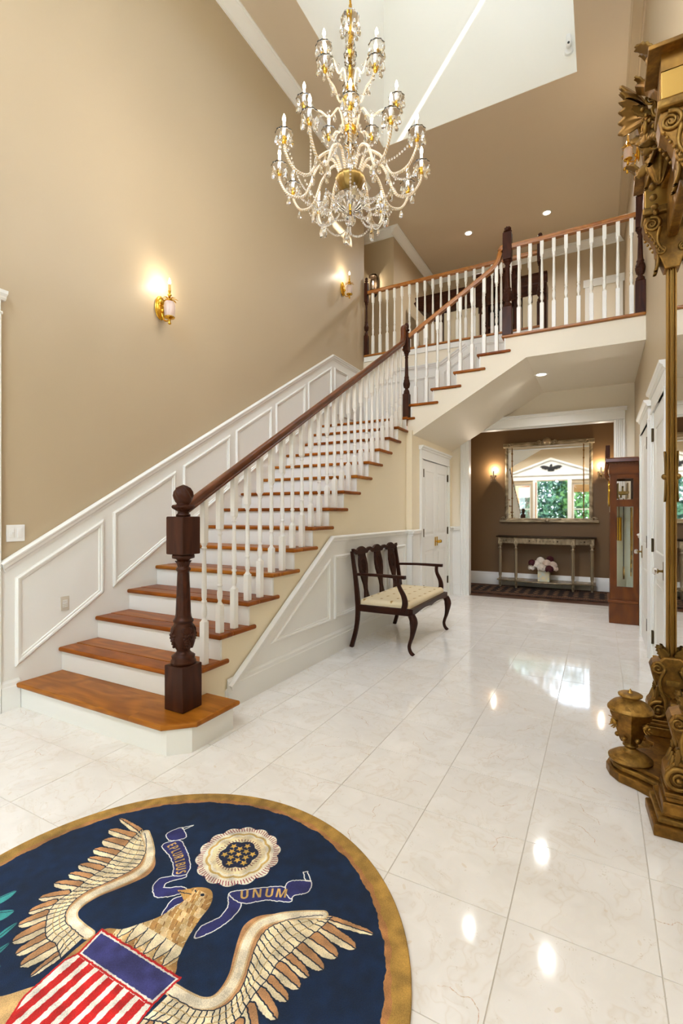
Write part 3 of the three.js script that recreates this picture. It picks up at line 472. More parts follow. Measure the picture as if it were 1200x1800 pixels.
// newel: square base, turned and fluted shaft with a carved bulb, square head, carved finial; w = width of the base
function newel(parent, X, Y, D, w, hB, hT, hH, hF, fluted = true) {
  const g = new THREE.Group(); g.name = 'newel_post'; g.position.set(X, Y, -D); parent.add(g); const r = w / 2, q = w * 0.46;
  part(g, 'base_block', uvm(rbox(-r, r, 0, hB, -r, r, w * 0.04), 'y', 0.6, X), M.mahogany);
  const P = [[0.0, 0], [0.96, 0], [0.96, 0.03], [0.86, 0.05], [0.9, 0.075], [0.66, 0.095], [0.5, 0.115], [0.52, 0.13], [0.74, 0.17], [0.93, 0.23], [0.95, 0.27], [0.88, 0.32], [0.72, 0.365], [0.7, 0.375], [0.78, 0.385], [0.78, 0.4], [0.68, 0.41], [0.62, 0.43], [0.58, 0.46], [0.46, 0.82], [0.45, 0.84], [0.56, 0.855], [0.56, 0.87], [0.42, 0.885], [0.4, 0.93], [0.55, 0.955], [0.85, 0.965], [0.86, 0.985], [0.8, 1.0], [0, 1.0]];
  let sh = lathe(P.flatMap(([a, b], i) => { const nx = P[i + 1]; if (!nx || nx[1] - b < 0.05) return [[a * r, hB + b * hT]]; return [0, 0.25, 0.5, 0.75].map((t) => [lerp(a, nx[0], t) * r, hB + lerp(b, nx[1], t) * hT]); }), fluted ? 48 : 14);
  if (fluted) { const p = sh.attributes.position, v = new THREE.Vector3(); for (let i = 0; i < p.count; i++) { v.fromBufferAttribute(p, i); const t = (v.y - hB) / hT, a = Math.atan2(v.z, v.x); let k = 1; if (t > 0.43 && t < 0.83) k = 1 - 0.085 * sm(0.43, 0.46, t) * (1 - sm(0.81, 0.83, t)) * (0.5 + 0.5 * Math.cos(a * 12)); p.setXYZ(i, v.x * k, v.y, v.z * k); } sh.computeVertexNormals(); }
  part(g, 'turned_shaft', sh, M.mahogany);
  if (fluted) { // carved grapes and vine leaves on the bulb
    const c = []; for (let s = 0; s < 4; s++) { const a0 = s * Math.PI / 2 + 0.35; for (let row = 0; row < 5; row++) for (let j = 0; j <= 4 - row; j++) { const a = a0 + (j - (4 - row) / 2) * 0.2, t = 0.27 - row * 0.026, rad = lerp(0.93, 0.7, clamp((0.25 - t) / 0.12)) * r; c.push(ball(w * 0.058, Math.cos(a) * rad, hB + t * hT, Math.sin(a) * rad, 8, 6)); }
      for (const o of [-0.75, 0.75]) { const a = a0 + o, n = new THREE.Vector3(Math.cos(a), 0, Math.sin(a)), sd = new THREE.Vector3(-n.z, 0, n.x); c.push(leafGeo(n.clone().multiplyScalar(r * 0.66).setY(hB + 0.145 * hT), new THREE.Vector3(n.x * 0.34, 1, n.z * 0.34), n.clone().multiplyScalar(-0.42), sd, hT * 0.2, w * 0.46, 0.009)); }
      const al = a0 + 0.1, n2 = new THREE.Vector3(Math.cos(al), 0, Math.sin(al)); c.push(leafGeo(n2.clone().multiplyScalar(r * 0.94).setY(hB + 0.27 * hT), new THREE.Vector3(-n2.x * 0.16, 1, -n2.z * 0.16), n2.clone().multiplyScalar(-0.12), new THREE.Vector3(-n2.z, 0, n2.x), hT * 0.1, w * 0.5, 0.006)); }
    for (let i = 0; i < 14; i++) { const a = i / 14 * 6.283, n = new THREE.Vector3(Math.cos(a), 0, Math.sin(a)); c.push(leafGeo(n.clone().multiplyScalar(r * 0.4).setY(hB + 0.885 * hT), new THREE.Vector3(n.x * 0.15, 1, n.z * 0.15), n.clone().multiplyScalar(0.45), new THREE.Vector3(-n.z, 0, n.x), hT * 0.07, w * 0.17, 0.004)); }
    part(g, 'carving', merge(c), M.mahogany);
  }
  const y1 = hB + hT; part(g, 'head_block', uvm(rbox(-q, q, y1, y1 + hH, -q, q, w * 0.05), 'y', 0.6, X + 0.3), M.mahogany);
  const f = hF, y2 = y1 + hH; let fin = lathe([[0, 0], [0.55, 0], [0.55, 0.06], [0.42, 0.1], [0.4, 0.16], [0.6, 0.22], [0.86, 0.27], [0.9, 0.31], [0.84, 0.35], [0.55, 0.37], [0.5, 0.41], [0.62, 0.47], [0.7, 0.58], [0.72, 0.66], [0.67, 0.78], [0.55, 0.89], [0.34, 0.97], [0, 1]].map(([a, b]) => [a * r, y2 + b * f]), fluted ? 32 : 12);
  if (fluted) fin = carve(fin, 0.03 * w, 60, 4, (v) => { const t = (v.y - y2) / f; return t > 0.44 ? 0.045 * w * Math.sin(Math.atan2(v.z, v.x) * 6 + t * 14) * Math.sin(t * 26) : t > 0.2 && t < 0.36 ? 0.003 * Math.sin(Math.atan2(v.z, v.x) * 20) : 0; });
  part(g, 'finial', fin, M.mahogany);
  return g;
}
const RAIL = [[-0.03, -0.031], [-0.018, -0.033], [-0.012, -0.026], [0.0, -0.03], [0.014, -0.034], [0.026, -0.026], [0.032, -0.012], [0.034, 0], [0.032, 0.012], [0.026, 0.026], [0.014, 0.034], [0.0, 0.03], [-0.012, 0.026], [-0.018, 0.033], [-0.03, 0.031]];
const arc = (pts, i, r, n = 5) => { // round corner i of a polyline
  const p = pts[i], a = p.clone().add(pts[i - 1].clone().sub(p).setLength(r)), b = p.clone().add(pts[i + 1].clone().sub(p).setLength(r)); return Array.from({ length: n + 1 }, (_, k) => { const t = k / n; return a.clone().multiplyScalar((1 - t) * (1 - t)).addScaledVector(p, 2 * t * (1 - t)).addScaledVector(b, t * t); });
};
const railGeo = (path, N) => sweep(RAIL, path, N, false, 0.9);
const XB = -2.395, DRF = 6.345;
{ // first flight
  const r = thing('stair_railing', 'white spindle railing with carved dark newel on the lower stair flight', 'railing');
  newel(r, -2.305, RISE, 2.18, 0.16, 0.277, 0.687, 0.236, 0.197);
  const ry = (D) => 1.44 + (D - 2.285) * 0.5895, p = [V(XB, ry(2.26), 2.26), V(XB, ry(6.24), 6.24), V(XB, 3.99, 6.24), V(XB, 3.99, 6.31)];
  part(r, 'handrail', railGeo([p[0], ...arc(p, 1, 0.09), ...arc(p, 2, 0.05), p[3]], PX_), M.railDark);
  part(r, 'rosette', mv(lathe([[0, 0], [0.034, 0], [0.036, 0.01], [0.026, 0.022], [0, 0.026]], 20).rotateZ(Math.PI / 2), -2.378, 1.31, -2.2), M.rail);
  for (let k = 2; k <= 14; k++) for (const o of [0.07, 0.223]) { if (k === 2 && o < 0.1) continue; const D = NOS(k) + o, Y = k * RISE, top = ry(D) - 0.02 - Y, hb = 0.2 + (o - 0.07) * 0.595; baluster(r, XB, Y, D, hb, 0.545, top - hb - 0.545); }
}
{ // second flight
  const r = thing('stair_railing', 'white spindle railing on the short upper flight, curving up to the balcony newel', 'railing');
  newel(r, -2.385, 14 * RISE + 0.16, DRF, 0.088, 0.36, 0.595, 0.255, 0.15, true);
  const ry = (x) => 3.875 + (x + 2.35) * 0.588, p = [V(-2.35, ry(-2.35), DRF), V(-1.12, ry(-1.12), DRF), V(-1.12, 4.785, DRF), V(-1.05, 4.785, DRF)];
  part(r, 'handrail', railGeo([p[0], ...arc(p, 1, 0.16, 7), ...arc(p, 2, 0.05), p[3]], PZ_), M.rail);
  for (let j = 16; j <= 19; j++) for (const o of [0.085, 0.24]) { const x = NXX(j) + o, Y = j * RISE, hb = 0.24 + (o - 0.085) * 0.588, top = (x > -1.2 ? ry(-1.2) + (x + 1.2) * 1.2 : ry(x)) - 0.022 - Y; baluster(r, x, Y, DRF, hb, 0.56, top - hb - 0.56); }
}
{ // front balcony
  const r = thing('balcony_railing', 'front balcony railing with white spindles and two dark newels', 'railing');
  newel(r, -1.03, 3.65, DRF, 0.115, 0.36, 0.6, 0.34, 0.085); newel(r, 0.4, 3.65, DRF, 0.1, 0.36, 0.6, 0.34, 0.085);
  part(r, 'handrail', railGeo([V(-0.98, 4.775, DRF), V(0.36, 4.775, DRF)], PZ_), M.rail);
  for (let i = 0; i < 10; i++) baluster(r, -0.895 + i * 0.1345, 3.65, DRF, 0.33, 0.6, 0.175);
}
{ // rear gallery
  const D = DB + 0.03, r = thing('balcony_railing', 'rear gallery railing with white spindles behind the stair landing', 'railing');
  newel(r, -3.672, YU + 0.022, D, 0.07, 0.36, 0.6, 0.34, 0.1); newel(r, -0.79, YU + 0.022, D, 0.085, 0.36, 0.6, 0.34, 0.1);
  part(r, 'handrail', railGeo([V(-3.64, 5.34, D), V(-0.82, 5.34, D)], PZ_), M.rail);
  for (let i = 0; i < 20; i++) baluster(r, -3.545 + i * 0.137, YU + 0.022, D, 0.33, 0.6, 0.16);
}

// ---------------------------------------------------------------- settee against the stair wall
{
  const b = thing('settee', 'dark wood settee with three pierced splats and cream upholstered seat', 'bench');
  const W = M.benchWood, X = (x) => x, d0 = 4.46, d1 = 5.72, side = new THREE.Vector3(0, 0, 1), sx = new THREE.Vector3(1, 0, 0);
  for (const d of [d0 + 0.03, d1 - 0.03]) {
    part(b, 'back_leg', bar([V(-2.3, 0, d), V(-2.245, 0.2, d), V(-2.225, 0.42, d), V(-2.25, 0.7, d), V(-2.295, 1.005, d)], [[0.036, 0.042], [0.036, 0.042], [0.042, 0.05], [0.038, 0.04], [0.034, 0.032]], side, 20), W);
    const s = d < 5 ? -1 : 1;
    part(b, 'front_leg', taper([V(-1.64, 0.4, d), V(-1.615, 0.34, d), V(-1.628, 0.2, d), V(-1.66, 0.08, d), V(-1.645, 0.03, d), V(-1.615, 0.0, d)], [0.036, 0.042, 0.028, 0.019, 0.018, 0.02], 12, 30), W);
    part(b, 'armrest', bar([V(-2.27, 0.765, d + s * 0.0), V(-2.0, 0.772, d + s * 0.02), V(-1.69, 0.768, d + s * 0.03)], [[0.034, 0.026], [0.04, 0.028], [0.05, 0.034]], side, 14), W);
    part(b, 'arm_support', bar([V(-1.76, 0.77, d + s * 0.03), V(-1.76, 0.69, d + s * 0.03), V(-1.71, 0.58, d + s * 0.02), V(-1.7, 0.5, d + s * 0.01), V(-1.725, 0.42, d + s * 0.01)], [[0.032, 0.036], [0.03, 0.036], [0.032, 0.044], [0.032, 0.056], [0.032, 0.05]], side, 18), W);
    part(b, 'side_rail', uvm(rbox(-2.23, -1.65, 0.385, 0.455, d - 0.02, d + 0.02, 0.008), 'x', 0.6), W);
  }
  const fr = []; for (let i = 0; i <= 20; i++) { const t = i / 20; fr.push([lerp(d0 + 0.02, d1 - 0.02, t), 0.39 + 0.022 * Math.sin(t * Math.PI) * Math.abs(Math.sin(t * 2 * Math.PI)) + 0.008 * Math.sin(t * Math.PI)]); }
  part(b, 'front_rail', ext([...fr, [d1 - 0.02, 0.455], [d0 + 0.02, 0.455]], 'dy', -1.66, -1.62, 0.004), W);
  part(b, 'rear_rail', uvm(rbox(-2.245, -2.2, 0.385, 0.46, d0 + 0.03, d1 - 0.03, 0.006), 'z', 0.6), W);
  const place = (g) => { g.applyMatrix4(new THREE.Matrix4().makeRotationZ(0.135)); g.translate(-2.205, 0.45, 0); return g; };   // leaning back
  const crest = [], nseg = 60, L0 = d0 + 0.015, L1 = d1 - 0.015;
  for (let i = 0; i <= nseg; i++) { const t = i / nseg, s3 = (t * 3) % 1, hump = Math.pow(Math.sin(Math.PI * clamp((s3 - 0.22) / 0.56)), 1) * (s3 > 0.22 && s3 < 0.78 ? 0.038 : 0), small = (s3 < 0.2 ? Math.sin(Math.PI * (s3 + 0.2) / 0.4) : s3 > 0.8 ? Math.sin(Math.PI * (s3 - 0.8) / 0.4) : 0) * 0.022; crest.push([lerp(L0, L1, t), 0.565 + hump + small]); }
  for (let i = nseg; i >= 0; i--) { const t = i / nseg, s3 = (t * 3) % 1, e = Math.min(s3, 1 - s3); crest.push([lerp(L0, L1, t), 0.52 + (e < 0.2 ? 0.03 * Math.cos(e / 0.2 * Math.PI / 2) : 0)]); }
  part(b, 'crest_rail', place(ext(crest, 'dy', -0.014, 0.014, 0.004)), W);
  for (let i = 0; i < 3; i++) {
    const c = lerp(L0, L1, (i + 0.5) / 3), half = [[0, 0.085], [0.02, 0.08], [0.07, 0.05], [0.13, 0.034], [0.19, 0.042], [0.26, 0.072], [0.33, 0.096], [0.4, 0.104], [0.46, 0.092], [0.5, 0.078], [0.54, 0.085]];
    const holes = []; for (const o of [-0.036, -0.012, 0.012, 0.036]) { const k = o < 0 ? -1 : 1; holes.push([[c + o - 0.005, 0.3 + Math.abs(o)], [c + o + 0.005, 0.3 + Math.abs(o)], [c + o * 1.12 + 0.006, 0.39], [c + o * 1.0 + 0.005, 0.47 - Math.abs(o) * 0.5], [c + o * 1.0 - 0.005, 0.47 - Math.abs(o) * 0.5], [c + o * 1.12 - 0.006, 0.39]]); }
    holes.push([[c - 0.004, 0.06], [c + 0.004, 0.06], [c + 0.006, 0.14], [c - 0.006, 0.14]]);
    part(b, 'splat', place(ext([...half.map(([y, w]) => [c - w, y]), ...half.slice().reverse().map(([y, w]) => [c + w, y])], 'dy', -0.01, 0.01, 0.003, holes)), W);
  }
  const damask = canvasTex(512, 256, (c, w, h) => { c.fillStyle = '#e6d3ac'; c.fillRect(0, 0, w, h); for (let i = 0; i < 2600; i++) { c.fillStyle = rnd() < 0.5 ? 'rgba(255,245,215,0.18)' : 'rgba(180,150,105,0.12)'; c.fillRect(rnd() * w, rnd() * h, 3, 1); }
    for (let r = 0; r < 4; r++) for (let k = 0; k < 7; k++) { const x = (k + (r % 2) * 0.5 + 0.3) / 7 * w, y = (r + 0.5) / 4 * h; c.save(); c.translate(x, y); c.rotate(rr(-0.3, 0.3)); c.fillStyle = 'rgba(186,146,84,0.85)'; c.beginPath(); c.ellipse(0, 0, 11, 6, 0, 0, 7); c.fill(); c.fillStyle = 'rgba(150,112,58,0.8)'; c.beginPath(); c.ellipse(3, 1, 5, 3, 0.4, 0, 7); c.fill(); c.strokeStyle = 'rgba(165,125,70,0.7)'; c.lineWidth = 1.6; c.beginPath(); c.moveTo(-12, 4); c.quadraticCurveTo(-18, -4, -10, -8); c.stroke(); c.restore(); } });
  const cu = new RoundedBoxGeometry(0.56, 0.085, d1 - d0 - 0.07, 6, 0.035), p = cu.attributes.position, uv = cu.attributes.uv;
  for (let i = 0; i < p.count; i++) { const x = p.getX(i), z = p.getZ(i), y = p.getY(i), dome = (1 - Math.pow(Math.abs(x) / 0.29, 2.5)) * (1 - Math.pow(Math.abs(z) / 0.62, 6)); if (y > 0) p.setY(i, y + 0.03 * Math.max(0, dome)); uv.setXY(i, z / 1.2 + 0.5, x / 0.6 + 0.5); }
  cu.computeVertexNormals(); mv(cu, -1.935, 0.465, -(d0 + d1) / 2);
  part(b, 'seat_cushion', cu, new THREE.MeshPhysicalMaterial({ map: damask, roughness: 0.75, sheen: 0.3 }), 'cream damask seat with small tan motifs');
}
// ---------------------------------------------------------------- tall case clock
{
  const c = thing('grandfather_clock', 'tall mahogany case clock with glazed sides on the right', 'clock'), W = M.clockWood, x0 = 0.115, x1 = 0.43, dA = 7.05, dB = 7.62;
  const U = (g, gr = 'y') => uvm(g, gr, 0.5, 0.2);
  part(c, 'plinth', U(rbox(x0 - 0.012, x1, 0, 0.26, dA - 0.012, dB + 0.012, 0.005)), W); part(c, 'plinth_moulding', U(rbox(x0 - 0.025, x1, 0.26, 0.3, dA - 0.025, dB + 0.025, 0.01), 'x'), W);
  for (const d of [dA, dB - 0.022]) {
    part(c, 'side_frame', U(ext([[x0, 0.3], [x1, 0.3], [x1, 1.9], [x0, 1.9]], 'xy', d, d + 0.022, 0, [[[x0 + 0.075, 0.47], [x1 - 0.06, 0.47], [x1 - 0.06, 1.49], [x0 + 0.075, 1.49]], [[x0 + 0.075, 1.58], [x1 - 0.06, 1.58], [x1 - 0.06, 1.845], [x0 + 0.075, 1.845]]])), W);
    for (const [y0, y1] of [[0.47, 1.49], [1.58, 1.845]]) part(c, 'side_glass', mv(new THREE.PlaneGeometry(x1 - x0 - 0.135, y1 - y0), (x0 + x1) / 2 + 0.0075, (y0 + y1) / 2, -(d + 0.011)), M.pane);
  }
  part(c, 'back_panel', box(x1 - 0.012, x1, 0.3, 1.9, dA + 0.022, dB - 0.022), std('#e6e2c8', 0.6));
  part(c, 'front_door', U(ext([[dA + 0.022, 0.3], [dB - 0.022, 0.3], [dB - 0.022, 1.9], [dA + 0.022, 1.9]], 'dy', x0, x0 + 0.022, 0, [[[dA + 0.1, 0.47], [dB - 0.1, 0.47], [dB - 0.1, 1.42], [dA + 0.1, 1.42]]])), W);
  part(c, 'front_glass', mv(new THREE.PlaneGeometry(dB - dA - 0.2, 0.95).rotateY(-Math.PI / 2), x0 + 0.011, 0.945, -(dA + dB) / 2), M.pane);
  const dial = part(c, 'dial', mv(cyl(0.16, 0.16, 0.012, 40).rotateZ(Math.PI / 2), x0 - 0.004, 1.67, -(dA + dB) / 2), std('#f3efe2', 0.4)); part(dial, 'bezel', mv(new THREE.TorusGeometry(0.165, 0.014, 8, 40).rotateY(Math.PI / 2), x0 - 0.008, 1.67, -(dA + dB) / 2), M.brass); part(dial, 'hour_hand', box(x0 - 0.016, x0 - 0.012, 1.66, 1.76, 7.33, 7.34), M.black); part(dial, 'minute_hand', box(x0 - 0.02, x0 - 0.016, 1.665, 1.675, 7.335, 7.46), M.black);
  part(c, 'backboard', box(x0 + 0.05, x1 - 0.02, 0.31, 1.5, dB - 0.15, dB - 0.14), std('#d8dcc0', 0.5), 'pale inner lining');
  part(c, 'movement', merge([box(0.2, 0.33, 1.66, 1.69, 7.16, 7.5), box(0.2, 0.215, 1.6, 1.8, 7.2, 7.46), box(0.31, 0.325, 1.6, 1.8, 7.2, 7.46), mv(cyl(0.05, 0.05, 0.02, 20).rotateZ(Math.PI / 2), 0.26, 1.71, -7.22), mv(cyl(0.035, 0.035, 0.02, 16).rotateZ(Math.PI / 2), 0.24, 1.64, -7.2), mv(cyl(0.02, 0.02, 0.1, 10).rotateZ(Math.PI / 2), 0.27, 1.66, -7.18)]), M.brassDull);
  for (const d of [7.2, 7.33, 7.46]) { const g = part(c, 'clock_weight', mv(cyl(0.026, 0.026, 0.3, 18), 0.222, 1.2, -d), M.brass); part(g, 'cable', rod(V(0.222, 1.35, d), V(0.222, 1.62, d), 0.003, 5), M.brassDull); }
  const pn = part(c, 'pendulum_rod', rod(V(0.275, 0.62, 7.33), V(0.275, 1.6, 7.33), 0.006, 6), M.black); part(pn, 'pendulum_bob', mv(cyl(0.085, 0.085, 0.018, 26).rotateZ(Math.PI / 2), 0.275, 0.62, -7.33), M.brassDull);
  for (let i = 0; i < 7; i++) part(c, 'chime_tube', mv(cyl(0.007, 0.007, 0.55 + i * 0.06, 8), 0.36, 1.48 - (0.55 + i * 0.06) / 2, -(7.14 + i * 0.045)), i % 2 ? M.brassDull : M.brass);
  part(c, 'hood', U(rbox(x0 - 0.01, x1, 1.9, 2.06, dA - 0.01, dB + 0.01, 0.004), 'x'), W);
  part(c, 'cornice', sweep([[0, 0], [0, 0.006], [0.02, 0.014], [0.032, 0.034], [0.05, 0.038], [0.056, 0]], [V(x1, 2.06, dA), V(x0, 2.06, dA), V(x0, 2.06, dB), V(x1, 2.06, dB)].map((v) => v), PY_).clone(), W);
  part(c, 'cornice_slab', U(rbox(x0 - 0.035, x1, 2.06, 2.115, dA - 0.035, dB + 0.035, 0.012), 'x'), W);
  part(c, 'dentil_band', merge(Array.from({ length: 12 }, (_, i) => box(x0 - 0.02 + i * 0.037, x0 + i * 0.037, 2.035, 2.055, dA - 0.022, dA - 0.01)).filter((g, i) => i < 9)), W);
  for (const d of [dA + 0.02, dB - 0.02]) { part(c, 'corner_finial', U(rbox(x0 - 0.05, x0 + 0.0, 2.115, 2.28, d - 0.022, d + 0.022, 0.004)), M.mahogany); part(c, 'corner_bracket', taper([V(x0 - 0.02, 1.86, d), V(x0 - 0.045, 1.94, d), V(x0 - 0.03, 2.05, d)], [0.014, 0.02, 0.024], 8, 12), W); }
  part(c, 'arched_crest', U(ext([[dA + 0.04, 2.115], [dB - 0.04, 2.115], [dB - 0.04, 2.16], [7.45, 2.22], [7.335, 2.25], [7.22, 2.22], [dA + 0.04, 2.16]], 'dy', x0 - 0.04, x0 - 0.012), 'z'), W);
}
// ---------------------------------------------------------------- console, mirror and flowers in the far room
const champagne = new THREE.MeshPhysicalMaterial({ map: pixTex(256, 256, (u, v) => { const a = fbm(u * 14, v * 5, 71, 4, 0), t = clamp(a * 1.7 - 0.25); return [lerp(118, 206, t), lerp(102, 186, t), lerp(78, 152, t)]; }), roughness: 0.38, metalness: 0.45 });
{
  const t = thing('console_table', 'narrow silver-gilt console table with drawers and turned legs', 'table'), x0 = -1.7, x1 = -0.1, dF = 9.42, dW = 9.775, cx = (x0 + x1) / 2;
  const plan = (e) => [[x0 - 0.03 - e, dW], [x0 - 0.03 - e, dF + 0.07 - e], [x0 + 0.28, dF + 0.0 - e], [x0 + 0.34, dF - 0.04 - e], [cx, dF - 0.09 - e], [x1 - 0.34, dF - 0.04 - e], [x1 - 0.28, dF - e], [x1 + 0.03 + e, dF + 0.07 - e], [x1 + 0.03 + e, dW]];
  part(t, 'tabletop', ext(plan(0.02), 'xd', 0.955, 0.98, 0.006), M.bronze, 'dark top');
  part(t, 'apron', ext(plan(-0.015), 'xd', 0.845, 0.955), champagne);
  part(t, 'shelf', ext(plan(0.005), 'xd', 0.135, 0.16, 0.006), champagne);
  for (const [a, b, da, db] of [[x0 + 0.03, x0 + 0.25, dF + 0.068, dF + 0.02], [x0 + 0.38, x1 - 0.38, dF - 0.03, dF - 0.03], [x1 - 0.25, x1 - 0.03, dF + 0.02, dF + 0.068]]) {
    const wide = b - a > 0.5, dr = part(t, 'drawer', ext(wide ? [[a, da], [a, da - 0.015], [cx, da - 0.065], [b, db - 0.015], [b, db]] : [[a, da + 0.02], [a, da - 0.004], [b, db - 0.004], [b, db + 0.02]], 'xd', 0.862, 0.94), champagne);
    for (const f of wide ? [0.22, 0.78] : [0.5]) { const x = lerp(a, b, f), d = wide ? da - 0.015 - 0.05 * (1 - Math.abs(f - 0.5) * 2) : lerp(da, db, f) - 0.006; part(dr, 'knob', ball(0.013, x, 0.9, -(d - 0.012)), M.bronze); }
    const orn = []; for (let i = 0; i < (wide ? 7 : 2); i++) { const f = wide ? 0.3 + i * 0.066 : 0.25 + i * 0.5, x = lerp(a, b, f), d = wide ? da - 0.015 - 0.05 * (1 - Math.abs(f - 0.5) * 2) : lerp(da, db, f) - 0.006; orn.push(volute(V(x, 0.9, d), PX_, PY_, 0.016, 1.2, 0.0035, i % 2 ? 1 : -1)); } part(dr, 'painted_scroll', merge(orn), M.bronze);
  }
  for (const [x, d] of [[x0 + 0.02, dF + 0.1], [x0 + 0.32, dF + 0.01], [x1 - 0.32, dF + 0.01], [x1 - 0.02, dF + 0.1]]) {
    part(t, 'leg_block', rbox(x - 0.034, x + 0.034, 0.83, 0.955, d - 0.034, d + 0.034, 0.004), champagne);
    const l = lathe([[0.02, 0.16], [0.026, 0.17], [0.02, 0.185], [0.02, 0.2], [0.027, 0.24], [0.03, 0.7], [0.024, 0.73], [0.034, 0.745], [0.034, 0.76], [0.022, 0.775], [0.022, 0.79], [0.036, 0.81], [0.036, 0.83]], 16); mv(l, x, 0, -d); part(t, 'leg', l, champagne);
    part(t, 'foot', mv(lathe([[0, 0], [0.018, 0], [0.022, 0.05], [0.026, 0.11], [0.03, 0.135]], 14), x, 0, -d), champagne);
  }
}
{
  const t = thing('flower_arrangement', 'square pearl vase of white and burgundy flowers under the console', 'flowers'), cx = -0.905, d = 9.53, y = 0.16;
  part(t, 'vase', rbox(cx - 0.1, cx + 0.1, y, y + 0.22, d - 0.1, d + 0.1, 0.006), new THREE.MeshPhysicalMaterial({ map: pixTex(128, 128, (u, v) => { const k = Math.floor(u * 6) + Math.floor(v * 6) * 7, a = hash(k, 3, 9), b = fbm(u * 8, v * 8, 81, 3); return [210 + 25 * a, 205 + 22 * b, 165 + 40 * (1 - a)]; }), roughness: 0.3, clearcoat: 0.4 }));
  const white = std('#efe3d4', 0.75), blush = std('#dfc7b4', 0.75), burg = std('#4a0e18', 0.7), green = std('#3f5a44', 0.7);
  const bloom = (x, yy, dd, r, mat, name) => { const c = [ball(r * 0.6, 0, 0, 0, 12, 8)]; for (let i = 0; i < 26; i++) { const a = i * 2.4, h = 1 - 1.5 * i / 26, q = Math.sqrt(Math.max(0, 1 - h * h)), n = new THREE.Vector3(q * Math.cos(a), h, q * Math.sin(a)), pt = new THREE.SphereGeometry(r * 0.42, 8, 5); pt.scale(1, 1, 0.42); pt.applyQuaternion(new THREE.Quaternion().setFromUnitVectors(new THREE.Vector3(0, 0, 1), n.clone().add(new THREE.Vector3(0, 0.35, 0)).normalize())); mv(pt, n.x * r * 0.72, n.y * r * 0.72, n.z * r * 0.72); c.push(pt); } const m = part(t, name, merge(c), mat); m.position.set(x, yy, -dd); };
  for (const [x, yy, dd, r, k] of [[-0.13, 0.3, -0.02, 0.085, 0], [-0.03, 0.25, -0.1, 0.085, 0], [0.05, 0.33, -0.04, 0.08, 1], [-0.06, 0.37, 0.02, 0.08, 0], [0.15, 0.3, -0.02, 0.08, 1], [0.19, 0.24, -0.05, 0.06, 1], [-0.21, 0.24, -0.02, 0.07, 0], [0.0, 0.3, 0.1, 0.08, 0], [-0.2, 0.33, -0.05, 0.07, 2], [0.1, 0.235, -0.12, 0.078, 2], [0.1, 0.4, 0.04, 0.07, 2]]) bloom(cx + x, y + yy, d + dd, r, [white, blush, burg][k], k === 2 ? 'burgundy_bloom' : 'pale_bloom');
  for (let i = 0; i < 9; i++) { const a = rr(-0.5, 1.2), n = new THREE.Vector3(Math.cos(a), rr(0.1, 0.5), Math.sin(a) * 0.6).normalize(); part(t, 'leaf', leafGeo(new THREE.Vector3(cx + 0.12, y + 0.26, -d), n, new THREE.Vector3(0, -0.3, 0), new THREE.Vector3(-n.z, 0, n.x).normalize(), rr(0.12, 0.2), 0.05, 0.003), green); }
}
